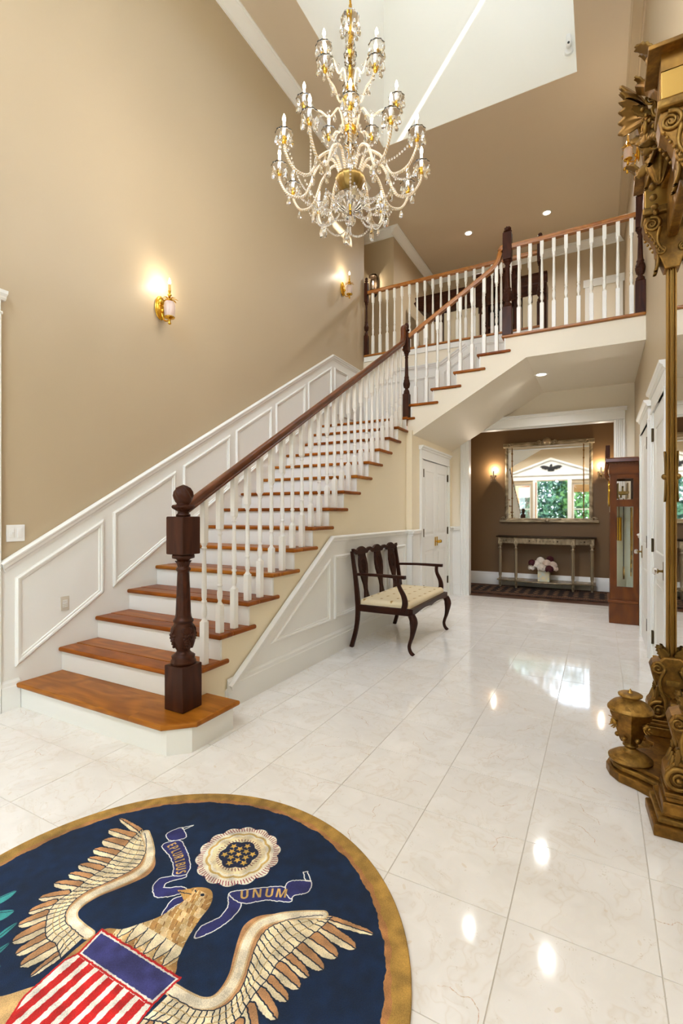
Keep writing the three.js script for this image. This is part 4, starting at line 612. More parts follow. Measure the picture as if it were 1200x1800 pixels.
{
  const m = thing('wall_mirror', 'wide gilt framed mirror on the brown wall above the console', 'mirror'), D = 9.765, x0 = -1.6, x1 = -0.14, y0 = 1.285, y1 = 2.72;
  part(m, 'mirror_glass', box(x0 + 0.02, x1 - 0.02, y0 + 0.02, y1 - 0.04, D, D + 0.02), M.mirror);
  const fr = [[-0.03, 0.03], [-0.03, 0.0], [0.03, 0], [0.03, 0.03], [0.018, 0.034], [0.01, 0.045], [-0.008, 0.046], [-0.02, 0.034]].map(([a, b]) => [a, b - 0.02]);
  part(m, 'frame', sweep(fr.map(([a, b]) => [a * 1.05, b]), [V(x0, y0, D), V(x1, y0, D), V(x1, y1, D), V(x0, y1, D)], PZ_, true), champagne);
  part(m, 'top_moulding', rbox(x0 - 0.06, x1 + 0.06, y1 - 0.045, y1 + 0.045, D - 0.05, D + 0.02, 0.016), champagne); part(m, 'bottom_moulding', rbox(x0 - 0.13, x1 + 0.13, y0 - 0.05, y0 - 0.005, D - 0.05, D + 0.02, 0.012), champagne);
  const cx = (x0 + x1) / 2, cr = [carve(ball(0.075, cx, y1 + 0.03, -(D - 0.05), 20, 14), 0.012, 30, 3)];
  for (const s of [-1, 1]) { cr.push(volute(V(cx + s * 0.13, y1 + 0.01, D - 0.05), PX_.clone().multiplyScalar(s), PY_, 0.05, 1.4, 0.016), leafGeo(V(cx + s * 0.05, y1 + 0.04, D - 0.05), new THREE.Vector3(s, 0.05, 0), new THREE.Vector3(s * 0.2, -0.35, 0), PZ_, 0.26, 0.07), leafGeo(V(cx + s * 0.1, y1 - 0.03, D - 0.05), new THREE.Vector3(s, -0.1, 0), new THREE.Vector3(s * 0.3, 0.2, 0), PZ_, 0.3, 0.06), volute(V(cx + s * 0.68, y1 - 0.01, D - 0.05), PX_.clone().multiplyScalar(-s), PY_, 0.04, 1.2, 0.014)); }
  part(m, 'crest_carving', merge(cr), champagne);
  const lo = []; for (const s of [-1, 1]) { lo.push(leafGeo(V(cx + s * 0.02, y0 - 0.01, D - 0.05), new THREE.Vector3(s, 0.1, 0), new THREE.Vector3(0, 0.05, 0), PZ_, 0.3, 0.05), leafGeo(V(cx + s * 0.83, y0 - 0.02, D - 0.05), new THREE.Vector3(-s * 0.6, 1, 0), new THREE.Vector3(-s, 0, 0), PZ_, 0.17, 0.06), volute(V(cx + s * 0.78, y0 + 0.01, D - 0.05), PX_.clone().multiplyScalar(s), PY_, 0.045, 1.2, 0.014)); } lo.push(carve(ball(0.045, cx, y0 - 0.005, -(D - 0.05)), 0.01, 40, 6)); part(m, 'base_carving', merge(lo), champagne);
  for (const x of [x0 + 0.1, x1 - 0.12]) { const g = [rod(V(x, y0 + 0.02, D - 0.012), V(x, y1 - 0.04, D - 0.012), 0.009, 8)]; for (const y of [y0 + 0.08, 1.7, 2.42, 2.56]) g.push(ball(0.017, x, y, -(D - 0.012), 10, 6)); part(m, 'divider_rod', merge(g), M.giltPlain); }
}
// runner on the far room's floor
solo('runner_rug', rbox(-2.6, 0.4, 0, 0.012, 8.6, 9.72, 0.004), new THREE.MeshPhysicalMaterial({ map: pixTex(1024, 384, (u, v, x, y) => { const e = Math.min(v, 1 - v), band = e < 0.04 ? 0 : e < 0.2 ? 1 : 2, k = band === 1 ? (Math.sin(u * 260) * Math.sin(v * 130) > 0.15) : band === 2 ? (Math.sin(u * 120) + Math.sin(v * 40 + Math.sin(u * 60) * 2) > 0.7) : false, n = 0.75 + 0.5 * noise(x * 0.7, y * 0.7, 91), c = k ? [128, 96, 66] : band === 1 ? [62, 30, 22] : [34, 20, 18]; return c.map((q) => q * n); }), roughness: 0.95 }), 'dark patterned runner on the wood floor of the far room', 'rug');

// ---------------------------------------------------------------- hutch in the upper hall
{
  const h = thing('carved_hutch', 'large dark carved wood hutch in the upper hall behind the railing', 'cabinet'), W = M.mahogany, y0 = YU, d = 9.95;
  const cream = std('#e0d6bf', 0.6), U = (g, gr = 'y') => uvm(g, gr, 0.5);
  part(h, 'base_cabinet', U(rbox(-2.95, -0.92, y0, y0 + 0.55, d + 0.02, d + 0.55, 0.008)), W);
  part(h, 'left_canopy', ext([[-3.55, y0 + 1.76], [-3.5, y0 + 1.66], [-3.42, y0 + 1.57], [-3.25, y0 + 1.5], [-2.24, y0 + 1.49], [-2.24, y0 + 1.84], [-3.48, y0 + 1.8]], 'xy', d - 0.08, d + 0.5, 0.01), W); part(h, 'canopy_moulding', sweep([[0, 0], [0, 0.008], [0.02, 0.016], [0.035, 0.04], [0.055, 0.044], [0.055, 0]], [V(-3.5, y0 + 1.79, d - 0.08), V(-2.24, y0 + 1.79, d - 0.08)], PZ_), W);
  for (const [a, b] of [[-3.0, -2.93], [-2.17, -1.99], [-1.5, -1.36], [-0.97, -0.9]]) part(h, 'upright', U(rbox(a, b, y0, y0 + 1.5, d + 0.02, d + 0.3, 0.006)), W);
  for (const [a, b] of [[-2.9, -2.56], [-2.53, -2.19], [-1.33, -1.18], [-1.15, -0.99]]) part(h, 'pale_panel', box(a, b, y0 + 0.05, y0 + 1.44, d + 0.0, d + 0.02), cream);
  part(h, 'centre_crest', U(rbox(-2.24, -1.47, y0 + 1.42, y0 + 2.02, d - 0.02, d + 0.35, 0.01), 'x'), W); part(h, 'crest_panel', U(rbox(-2.14, -1.57, y0 + 1.56, y0 + 1.9, d - 0.035, d, 0.008), 'x'), W); part(h, 'centre_back', box(-1.99, -1.5, y0, y0 + 1.45, d + 0.28, d + 0.3), M.black);
  part(h, 'shelf', U(rbox(-1.99, -1.5, y0 + 0.95, y0 + 1.0, d + 0.02, d + 0.28, 0.004), 'x'), W); part(h, 'crest_moulding', U(rbox(-2.3, -1.41, y0 + 2.02, y0 + 2.08, d - 0.07, d + 0.38, 0.015), 'x'), W);
  const corn = [[0, 0], [0, 0.01], [0.03, 0.02], [0.06, 0.06], [0.1, 0.09], [0.13, 0.095], [0.14, 0.12], [0.17, 0.12], [0.17, 0]];
  part(h, 'right_cornice', sweep(corn, [V(-1.47, y0 + 1.64, d), V(-0.88, y0 + 1.64, d)], PZ_), W); part(h, 'right_hood', U(rbox(-1.47, -0.9, y0 + 1.44, y0 + 1.68, d - 0.01, d + 0.35, 0.006), 'x'), W);
  part(h, 'scroll_carving', merge([volute(V(-1.86, y0 + 1.73, d - 0.05), PX_, PY_, 0.12, 1.5, 0.022), volute(V(-1.2, y0 + 1.55, d - 0.03), PX_, PY_, 0.06, 1.4, 0.014, -1), leafGeo(V(-1.86, y0 + 1.5, d - 0.05), PY_, new THREE.Vector3(0.3, 0, 0), PX_, 0.3, 0.12, 0.02)]), W);
}
casedDoorUpper();
function casedDoorUpper() { // doorway in the far upper wall; cream leaf stands in for its lit gap
  const w = struct('door_5', null, null, 'white cased doorway in the far wall of the upper hall'), D = 11.5, a = -0.18, b = 0.32, y0 = YU, h = 2.02;
  for (const [p, q] of [[a - 0.1, a], [b, b + 0.1]]) part(w, 'casing', box(p, q, y0, y0 + h, D - 0.03, D), M.white);
  part(w, 'header', box(a - 0.13, b + 0.13, y0 + h, y0 + h + 0.16, D - 0.04, D), M.white); part(w, 'door_leaf', box(a, b, y0, y0 + h, D - 0.012, D), M.cream);
}

// ---------------------------------------------------------------- gilt pier mirror on the right wall
{
  const m = thing('pier_mirror', 'towering carved gilt pier mirror with stepped base on the right wall', 'mirror'), G = M.gilt, Bm = M.giltPlain;
  const U = (g) => uvm(g, 'y', 2.2), cD = 3.0, XF = 0.345, XG = 0.372, XWall = 0.446;
  part(m, 'mirror_glass', box(XG, XG + 0.01, 0.3, 3.2, 2.58, 3.42), M.mirror); part(m, 'backboard', box(XG + 0.012, XWall, 0.1, 3.3, 2.52, 3.48), G);
  const half = [[XWall, 2.475], [0.205, 2.475], [0.19, 2.7], [0.235, 2.725], [0.222, 2.79], [0.16, 2.84], [0.085, 2.88], [0.045, 2.94], [0.03, 3.0]], ol = (e) => { const h = half.map(([x, d], i) => i === 0 ? [x, d + e] : [x + e * (i > 4 ? 0.9 : 1), d + e * (i < 7 ? 1 : 0.2)]); return [...h, ...h.slice(0, -1).reverse().map(([x, d]) => [x, 6 - d])]; };
  part(m, 'platform', U(ext(ol(0), 'xd', 0, 0.05, 0.008)), Bm); part(m, 'platform_step', U(ext(ol(0.018), 'xd', 0.05, 0.078, 0.008)), G); part(m, 'platform_top', U(ext(ol(0.034), 'xd', 0.078, 0.098, 0.004)), Bm);
  // scroll bracket: profile in x/y pushed along D, with raised volutes on both cheeks
  const bracket = (dc, s) => {
    const g = new THREE.Group(); g.name = 'scroll_bracket'; m.add(g); const w = 0.062, pr = [[XWall, 0.19], [0.262, 0.19], [0.246, 0.225], [0.25, 0.28], [0.275, 0.315], [0.3, 0.34], [0.298, 0.4], [0.275, 0.44], [0.262, 0.49], [0.275, 0.52], [0.31, 0.535], [0.33, 0.56], [XWall, 0.56]];
    part(g, 'bracket_body', U(ext(pr, 'xy', dc - w, dc + w, 0.01)), Bm);
    const r = []; for (const f of [-1, 1]) { const d = dc + f * (w + 0.004); r.push(volute(V(0.302, 0.245, d), PX_, PY_, 0.052, 1.9, 0.0125, 1, 1.2), volute(V(0.3, 0.49, d), PX_, PY_, 0.036, 1.7, 0.01, -1, 2.0), taper([V(0.345, 0.22, d), V(0.335, 0.31, d), V(0.315, 0.36, d), V(0.31, 0.42, d), V(0.335, 0.49, d)], [0.014, 0.012, 0.01, 0.01, 0.012], 7, 20), carve(ball(0.014, 0.302, 0.245, -d, 12, 8), 0.003, 60, 2)); r.push(box(0.34, XWall, 0.4, 0.43, d - 0.006, d + 0.006)); }
    part(g, 'volute', merge(r.map(U)), G);
    const l = []; for (let i = 0; i < 3; i++) { const o = (i - 1) * 0.042; l.push(leafGeo(V(0.288, 0.345, dc + o), new THREE.Vector3(-0.36, -1, 0), new THREE.Vector3(0.1, 0, 0), PZ_, 0.12, 0.05, 0.012), leafGeo(V(0.298, 0.385, dc + o), new THREE.Vector3(-0.3, 1, 0), new THREE.Vector3(0.08, 0, 0), PZ_, 0.1, 0.048, 0.012)); l.push(leafGeo(V(0.325, 0.5, dc), new THREE.Vector3(0.05, 1, 0), new THREE.Vector3(-0.12, 0, 0), PZ_, 0.16, 0.09, 0.012)); }
    for (const f of [-1, 1]) l.push(leafGeo(V(0.345, 0.5, dc + f * 0.034), new THREE.Vector3(-0.05, 1, 0), new THREE.Vector3(-0.3, 0, -f * 0.1), PX_, 0.14, 0.075, 0.012), leafGeo(V(0.36, 0.26, dc + f * (w + 0.003)), new THREE.Vector3(-0.2, 1, 0), new THREE.Vector3(-0.3, 0, -f * 0.1), PX_, 0.13, 0.06, 0.01), leafGeo(V(0.29, 0.31, dc + f * (w + 0.003)), new THREE.Vector3(0.25, 1, 0), new THREE.Vector3(-0.1, 0, -f * 0.06), PX_, 0.1, 0.04, 0.008));
    part(g, 'acanthus', merge(l), G);
    part(g, 'plinth', U(merge([rbox(0.24, XWall, 0.098, 0.15, dc - 0.085, dc + 0.085, 0.006), rbox(0.252, XWall, 0.15, 0.172, dc - 0.078, dc + 0.078, 0.008), rbox(0.246, XWall, 0.172, 0.192, dc - 0.082, dc + 0.082, 0.006)])), Bm);
  };
  const post = (dc, s) => { // reeded post: s = side on which the glass lies
    const pr = [[XWall, dc - 0.026], [XF + 0.018, dc - 0.026], [XF + 0.014, dc - 0.021], [XF + 0.003, dc - 0.02], [XF + 0.001, dc - 0.013], [XF + 0.006, dc - 0.01], [XF, dc - 0.006], [XF, dc + 0.006], [XF + 0.006, dc + 0.01], [XF + 0.001, dc + 0.013], [XF + 0.003, dc + 0.02], [XF + 0.014, dc + 0.021], [XF + 0.018, dc + 0.026], [XWall, dc + 0.026]];
    part(m, 'post', U(ext(pr, 'xd', 0.52, 3.0)), M.giltBright);
    const rope = []; for (const x of [XF + 0.009, XF + 0.021]) rope.push(rod(V(x, 0.54, dc - s * 0.027), V(x, 2.95, dc - s * 0.027), 0.0042, 8)); part(m, 'reeding', merge(rope), M.giltPlain);
    const o = []; for (const y of [1.62]) { for (const f of [-1, 1]) o.push(leafGeo(V(XF - 0.002, y, dc), new THREE.Vector3(0, f, 0), new THREE.Vector3(-0.04, 0, 0), PZ_, 0.2, 0.06, 0.008)); o.push(carve(ball(0.018, XF - 0.004, y, -dc), 0.004, 50, 5)); } part(m, 'mid_clasp', merge(o), G);
  };
  const capital = (dc) => {
    const g = new THREE.Group(); g.name = 'capital'; m.add(g);
    const pr = [[XWall, 3.17], [0.235, 3.17], [0.225, 3.13], [0.235, 3.08], [0.265, 3.05], [0.285, 3.0], [0.29, 2.95], [0.315, 2.9], [0.335, 2.84], [XWall, 2.84]]; part(g, 'corbel', U(ext(pr, 'xy', dc - 0.05, dc + 0.05, 0.008)), Bm);
    const v = []; for (const f of [-1, 1]) { const d = dc + f * 0.054; v.push(volute(V(0.272, 3.115, d), PX_, PY_, 0.044, 1.9, 0.011, -1, 1.8), volute(V(0.318, 2.955, d), PX_, PY_, 0.026, 1.6, 0.008, 1, 4.0), taper([V(0.312, 3.09, d), V(0.3, 3.03, d), V(0.305, 2.99, d), V(0.335, 2.94, d)], [0.011, 0.01, 0.009, 0.008], 7, 14)); for (let i = 0; i < 6; i++) v.push(ball(0.008, 0.245 + i * 0.013, 3.07 - i * 0.024, -d, 8, 6)); }
    part(g, 'volute', merge(v.map(U)), G);
    part(g, 'acanthus', merge([-0.03, 0.03].map((o) => leafGeo(V(0.3, 2.97, dc + o), new THREE.Vector3(0.1, -1, 0), new THREE.Vector3(-0.25, 0, 0), PZ_, 0.17, 0.06, 0.014))), G);
    part(g, 'architrave', U(rbox(0.222, XWall, 3.17, 3.21, dc - 0.075, dc + 0.075, 0.01)), G); part(g, 'frieze_block', U(rbox(0.235, XWall, 3.21, 3.33, dc - 0.068, dc + 0.068, 0.004)), M.giltBright); part(g, 'frieze_panel', U(rbox(0.231, 0.24, 3.225, 3.315, dc - 0.05, dc + 0.05, 0.003)), Bm);
    part(g, 'cornice', sweep([[0, 0], [0, 0.004], [0.018, 0.008], [0.026, 0.022], [0.05, 0.03], [0.058, 0.046], [0.085, 0.05], [0.085, 0]].map(([a, b]) => [-b, a]), [V(XWall, 3.33, dc + 0.07), V(0.235, 3.33, dc + 0.07), V(0.235, 3.33, dc - 0.07), V(XWall, 3.33, dc - 0.07)].reverse(), PY_), Bm);
    part(g, 'cornice_top', U(rbox(0.185, XWall, 3.405, 3.425, dc - 0.118, dc + 0.118, 0.004)), Bm);
    const l = []; for (const [f, x] of [[-1, 0.22], [1, 0.24]]) l.push(leafGeo(V(x, 3.42, dc + f * 0.05), new THREE.Vector3(-0.25, 1, f * 0.25), new THREE.Vector3(-0.7, 0, f * 0.1), PZ_, 0.13, 0.09, 0.016), leafGeo(V(x + 0.03, 3.42, dc + f * 0.07), new THREE.Vector3(0, 1, f * 0.4), new THREE.Vector3(-0.1, 0, f * 0.5), PX_, 0.12, 0.08, 0.014)); l.push(carve(ball(0.026, 0.205, 3.45, -dc, 12, 8), 0.007, 45, 8)); part(g, 'leaf_finial', merge(l), G);
  };
  for (const [dc, s] of [[2.575, 1], [3.425, -1]]) { bracket(dc, s); post(dc, -s); capital(dc); }
  part(m, 'bottom_rail', U(rbox(XF + 0.01, XWall, 0.19, 0.32, 2.6, 3.4, 0.01)), Bm);
  part(m, 'frieze_board', U(rbox(XF, XWall, 3.02, 3.32, 2.6, 3.4, 0.01)), Bm); part(m, 'frieze_moulding', U(rbox(XF - 0.03, XWall, 3.3, 3.35, 2.62, 3.38, 0.014)), G);
  // raking cornices that rise towards the shell
  for (const s of [-1, 1]) part(m, 'raking_cornice', bar([V(0.29, 3.36, cD + s * 0.33), V(0.25, 3.5, cD + s * 0.2), V(0.2, 3.6, cD + s * 0.1)], [[0.1, 0.06], [0.1, 0.06], [0.08, 0.05]], new THREE.Vector3(0.8, 0.3, 0).normalize(), 10), Bm);
  { // shell: fan of ribs, cupped forward
    const pos = [], idx = [], nu = 54, nv = 10, c = V(0.21, 3.5, cD);
    for (const side of [0, 1]) for (let j = 0; j <= nv; j++) for (let i = 0; i <= nu; i++) { const a = lerp(-1.35, 1.35, i / nu), t = j / nv, rib = 1 + 0.07 * Math.cos(a / 2.7 * Math.PI * 2 * 9) * t, r = 0.185 * t * rib, lift = -0.11 * t * t - 0.012 * t * Math.cos(a / 2.7 * Math.PI * 2 * 9); pos.push(c.x + lift + side * 0.016, c.y + Math.cos(a) * r * (1 - 0.12 * t), c.z + Math.sin(a) * r * 0.85); }
    const n1 = (nu + 1) * (nv + 1); for (let j = 0; j < nv; j++) for (let i = 0; i < nu; i++) { const a = j * (nu + 1) + i; idx.push(a, a + nu + 1, a + 1, a + 1, a + nu + 1, a + nu + 2, n1 + a, n1 + a + 1, n1 + a + nu + 1, n1 + a + 1, n1 + a + nu + 2, n1 + a + nu + 1); }
    for (let i = 0; i < nu; i++) { const a = nv * (nu + 1) + i; idx.push(a, n1 + a, a + 1, a + 1, n1 + a, n1 + a + 1); }
    const g = new THREE.BufferGeometry(); g.setAttribute('position', new THREE.Float32BufferAttribute(pos, 3)); g.setIndex(idx); g.computeVertexNormals(); part(m, 'shell', g, G);
  }
  { // carved mask with curling hair and collar
    const f = new THREE.SphereGeometry(0.058, 44, 34); f.scale(0.9, 1.3, 0.9);
    const face = carve(f, 0.004, 30, 7, (v) => { if (v.x > 0.01) return 0; const y = v.y, z = v.z; let d = 0; d += 0.024 * Math.exp(-((z / 0.01) ** 2 + ((y + 0.006) / 0.017) ** 2)); d += 0.011 * Math.exp(-(((Math.abs(z) - 0.02) / 0.016) ** 2 + ((y - 0.026) / 0.007) ** 2)); d -= 0.011 * Math.exp(-(((Math.abs(z) - 0.02) / 0.01) ** 2 + ((y - 0.012) / 0.007) ** 2)); d += 0.009 * Math.exp(-((z / 0.018) ** 2 + ((y + 0.032) / 0.005) ** 2)); d += 0.009 * Math.exp(-((z / 0.016) ** 2 + ((y + 0.045) / 0.005) ** 2)); d += 0.014 * Math.exp(-((z / 0.018) ** 2 + ((y + 0.064) / 0.01) ** 2)); return d; });
    mv(face, 0.24, 3.38, -cD); part(m, 'mask', face, G);
    const h = []; for (let i = 0; i < 9; i++) { const a = lerp(-2.2, 2.2, i / 8), y = 3.4 + Math.cos(a) * 0.1, d = cD + Math.sin(a) * 0.085; h.push(volute(V(0.215 - 0.01 * (i % 2), y, d), PZ_, PY_, 0.03, 1.5, 0.011, i % 2 ? 1 : -1, a)); } for (const s of [-1, 1]) { for (let i = 0; i < 7; i++) h.push(carve(ball(0.022 - i * 0.001, 0.235 + i * 0.008, 3.32 - i * 0.03 + 0.02 * Math.sin(i), -(cD + s * (0.1 + i * 0.03)), 10, 8), 0.006, 40, i)); h.push(leafGeo(V(0.25, 3.3, cD + s * 0.06), new THREE.Vector3(-0.1, -1, 0), new THREE.Vector3(-0.2, 0, -s * 0.5), PZ_, 0.16, 0.08, 0.014), leafGeo(V(0.26, 3.42, cD + s * 0.1), new THREE.Vector3(-0.1, 0.4, -s), new THREE.Vector3(-0.3, 0.2, 0), PY_, 0.2, 0.1, 0.016), volute(V(0.26, 3.42, cD + s * 0.2), PZ_, PY_, 0.055, 1.7, 0.016, s), leafGeo(V(0.24, 3.5, cD + s * 0.08), new THREE.Vector3(-0.3, 1, -s * 0.5), new THREE.Vector3(-0.5, 0, 0), PZ_, 0.16, 0.07, 0.014)); }
    for (const s of [-1, 1]) { const d = cD + s * 0.085; for (const [x, y, r, k, a] of [[0.275, 3.45, 0.05, 1, 0.4], [0.27, 3.34, 0.042, -1, 2], [0.32, 3.4, 0.04, 1, 3.4], [0.25, 3.28, 0.03, 1, 1], [0.3, 3.53, 0.04, -1, 1.2], [0.235, 3.52, 0.028, 1, 2.6]]) h.push(volute(V(x, y, d + s * 0.01), PX_, PY_, r, 1.8, r * 0.26, k, a)); for (let i = 0; i < 8; i++) h.push(ball(0.011, 0.19 + i * 0.016, 3.47 - i * 0.034, -(d + s * 0.025), 8, 6)); for (const [x, y, ux, uy] of [[0.25, 3.33, -0.7, -1], [0.29, 3.36, -0.2, -1], [0.24, 3.44, -1, 0.5], [0.3, 3.46, -0.2, 1]]) h.push(leafGeo(V(x, y, d + s * 0.01), new THREE.Vector3(ux, uy, 0).normalize(), new THREE.Vector3(-0.3, 0.1, -s * 0.5), new THREE.Vector3(uy, -ux, 0).normalize(), 0.11, 0.06, 0.012)); }
    part(m, 'hair_and_garland', merge(h), G);
    part(m, 'pendant', U(mv(carve(lathe([[0, -0.1], [0.018, -0.09], [0.034, -0.05], [0.05, -0.01], [0.044, 0.02], [0.058, 0.04], [0.03, 0.06], [0, 0.065]], 28), 0.006, 50, 3, (v) => 0.005 * Math.cos(Math.atan2(v.z, v.x) * 8)), 0.275, 3.23, -cD)), G);
  }
}
{ // urn on the mirror's platform
  const u = thing('gilt_urn', 'small faceted gilt urn with lion mask on the mirror base', 'urn', null, V(0.142, 0.098, 2.965)), G = M.gilt;
  part(u, 'foot', uvm(lathe([[0, 0], [0.102, 0], [0.104, 0.01], [0.09, 0.016], [0.088, 0.022], [0.07, 0.034], [0.048, 0.04], [0.044, 0.048], [0.028, 0.056], [0.027, 0.068], [0.036, 0.074], [0.036, 0.08], [0.027, 0.086], [0.03, 0.1], [0, 0.1]], 36), 'y', 2.5), G);
  part(u, 'body', uvm(toCreasedNormals(plain(lathe([[0, 0.098], [0.05, 0.098], [0.058, 0.112], [0.094, 0.22], [0.11, 0.255], [0.11, 0.266], [0, 0.266]], 6)), 0.3), 'y', 2.5), M.giltPlain);
  const lid = part(u, 'lid', uvm(lathe([[0, 0.262], [0.108, 0.262], [0.108, 0.27], [0.098, 0.284], [0.082, 0.3], [0.058, 0.312], [0.042, 0.318], [0.038, 0.324], [0.04, 0.328], [0.056, 0.336], [0.058, 0.344], [0.048, 0.35], [0.03, 0.352], [0, 0.352]], 32), 'y', 2.5), G); part(lid, 'tip', mv(cyl(0, 0.016, 0.026, 8), 0, 0.362, 0), M.giltBright);
  for (let i = 0; i < 3; i++) { const a = 0.6 + i * 2.094, n = new THREE.Vector3(Math.cos(a), 0, Math.sin(a)), s = new THREE.Vector3(-n.z, 0, n.x), b = n.clone().multiplyScalar(0.078).setY(0.2); const c = [carve(ball(0.02, b.x, b.y, b.z, 14, 10), 0.005, 60, i)]; c.push(ball(0.009, b.x + n.x * 0.018, b.y - 0.007, b.z + n.z * 0.018, 8, 6)); for (const q of [-1, 0, 1]) c.push(leafGeo(b.clone().addScaledVector(s, q * 0.012), new THREE.Vector3(s.x * q, 1, s.z * q).normalize(), n, s, 0.035, 0.018, 0.005), leafGeo(b.clone().addScaledVector(s, q * 0.008), new THREE.Vector3(s.x * q * 0.5, -1, s.z * q * 0.5).normalize(), n, s, 0.04, 0.016, 0.005)); part(u, 'lion_mask', merge(c), M.giltBright); }
  part(u, 'base_bead', merge(Array.from({ length: 6 }, (_, i) => { const a = i * 1.047; return ball(0.013, Math.cos(a) * 0.06, 0.122, Math.sin(a) * 0.06, 8, 6); })), G);
}
// ---------------------------------------------------------------- crystal chandelier
{
  const c = thing('chandelier', 'large crystal chandelier with three tiers of lit candle bulbs', 'chandelier', null, V(-1.64, 0, 3.18));
  const armTex = canvasTex(256, 64, (q, w, h) => { q.fillStyle = '#fffaf0'; q.fillRect(0, 0, w, h); q.strokeStyle = '#c99a3e'; q.lineWidth = 4; for (let i = -2; i < 18; i++) { q.beginPath(); q.moveTo(i * 16, 0); q.lineTo(i * 16 + 32, h); q.stroke(); } }); armTex.repeat.set(3, 1);
  const armM = new THREE.MeshPhysicalMaterial({ map: armTex, roughness: 0.06, transmission: 0.6, thickness: 0.01, ior: 1.5 });
  const faceted = (g) => toCreasedNormals(plain(g), 0.2);
  const drop = faceted(lathe([[0, 0], [0.012, -0.006], [0.0145, 0.006], [0.011, 0.02], [0.004, 0.036], [0, 0.04]].map(([r, y]) => [r, y - 0.042]).reverse(), 6)); drop.scale(1, 1, 0.6);
  drop.scale(1.3, 1.3, 1.3); const bigDrop = drop.clone().scale(1.75, 1.75, 1.75), midDrop = drop.clone().scale(1.25, 1.5, 1.25), link = ball(0.0055, 0, 0, 0, 6, 4), cup = lathe([[0.008, -0.02], [0.02, -0.018], [0.04, -0.004], [0.05, 0.014], [0.052, 0.026], [0.047, 0.016], [0.036, 0.002], [0.014, -0.008], [0.008, -0.01]], 20);
  { const p = cup.attributes.position; for (let i = 0; i < p.count; i++) { const x = p.getX(i), z = p.getZ(i), r = Math.hypot(x, z), a = Math.atan2(z, x); if (r > 0.03) { const k = 1 + 0.05 * Math.cos(a * 10); p.setX(i, x * k); p.setZ(i, z * k); } } cup.scale(1.16, 1.16, 1.16); cup.computeVertexNormals(); }
  const candleG = cyl(0.0105, 0.0115, 0.1, 14), bulbG = lathe([[0, 0], [0.0085, 0.002], [0.0125, 0.016], [0.011, 0.032], [0.005, 0.05], [0, 0.06]], 12), socketG = lathe([[0, -0.055], [0.01, -0.05], [0.016, -0.035], [0.012, -0.02], [0.02, -0.014], [0.016, 0.002], [0, 0.004]], 12), beadG = new THREE.SphereGeometry(0.0078, 7, 5);
  const string = (a, b, sag, n) => (n = Math.round(n * 0.72), merge(Array.from({ length: n }, (_, i) => { const t = i / (n - 1), p = a.clone().lerp(b, t); p.y -= sag * 4 * t * (1 - t); return mv(beadG.clone(), p.x, p.y, p.z); })));
  // stem: brass rod, cut-glass balusters, bowls and a gilt hub
  part(c, 'hanging_rod', merge([rod(new THREE.Vector3(0, 5.15, 0), new THREE.Vector3(0, 9.72, 0), 0.006), ...Array.from({ length: 16 }, (_, i) => { const t = new THREE.TorusGeometry(0.016, 0.004, 6, 12); t.scale(0.7, 1.2, 1); if (i % 2) t.rotateY(Math.PI / 2); return mv(t, 0, 5.19 + i * 0.034, 0); })]), M.brass);
  part(c, 'ceiling_canopy', mv(lathe([[0.01, -0.05], [0.05, -0.04], [0.07, -0.01], [0.07, 0]], 24), 0, 9.72, 0), M.brass);
  part(c, 'centre_rod', rod(new THREE.Vector3(0, 3.62, 0), new THREE.Vector3(0, 5.12, 0), 0.01), M.brass);
  const fl = (g, k, n) => { const p = g.attributes.position; for (let i = 0; i < p.count; i++) { const x = p.getX(i), z = p.getZ(i), a = Math.atan2(z, x); const s = 1 + k * Math.cos(a * n); p.setX(i, x * s); p.setZ(i, z * s); } g.computeVertexNormals(); return g; };
  part(c, 'crown_ball', mv(fl(new THREE.SphereGeometry(0.07, 40, 16), 0.05, 10), 0, 5.08, 0), M.crystal);
  for (const [y, r, h] of [[4.93, 0.038, 0.14], [4.8, 0.045, 0.1], [4.66, 0.035, 0.14], [4.5, 0.05, 0.14], [4.34, 0.04, 0.14], [4.19, 0.055, 0.12], [4.06, 0.045, 0.12]]) part(c, 'cut_glass_baluster', mv(fl(lathe([[0.012, -h / 2], [r, -h / 3], [r * 0.7, 0], [r * 1.1, h / 4], [0.012, h / 2]], 30), 0.06, 10), 0, y, 0), M.crystal);
  part(c, 'upper_gilt_hub', mv(lathe([[0, -0.05], [0.02, -0.045], [0.045, -0.01], [0.045, 0.015], [0.02, 0.05], [0, 0.055]], 24), 0, 4.27, 0), M.brass); part(c, 'top_gilt_hub', mv(lathe([[0, -0.04], [0.02, -0.035], [0.035, 0], [0.02, 0.04], [0, 0.045]], 24), 0, 4.58, 0), M.brass);
  part(c, 'gilt_bowl', mv(fl(lathe([[0, -0.1], [0.03, -0.095], [0.085, -0.05], [0.11, 0.0], [0.105, 0.03], [0.06, 0.06], [0.02, 0.075]], 48), 0.03, 16), 0, 3.88, 0), M.brassDull);
  part(c, 'glass_bowl', mv(fl(lathe([[0.0, -0.07], [0.05, -0.06], [0.1, -0.02], [0.12, 0.03], [0.112, 0.03], [0.09, -0.012], [0.045, -0.048], [0, -0.056]], 48), 0.04, 14), 0, 3.72, 0), M.crystal);
  part(c, 'finial_ball', mv(faceted(new THREE.SphereGeometry(0.042, 10, 8)), 0, 3.59, 0), M.crystal);
  const tiers = [{ n: 12, R: 0.53, y: 4.01, hub: 3.92, r0: 0.07, rise: 0.13, dip: -0.2, ph: 1.094 }, { n: 6, R: 0.345, y: 4.47, hub: 4.28, r0: 0.045, rise: 0.15, dip: -0.06, ph: 1.617 }, { n: 3, R: 0.22, y: 4.755, hub: 4.58, r0: 0.03, rise: 0.12, dip: -0.03, ph: 0.047 }];
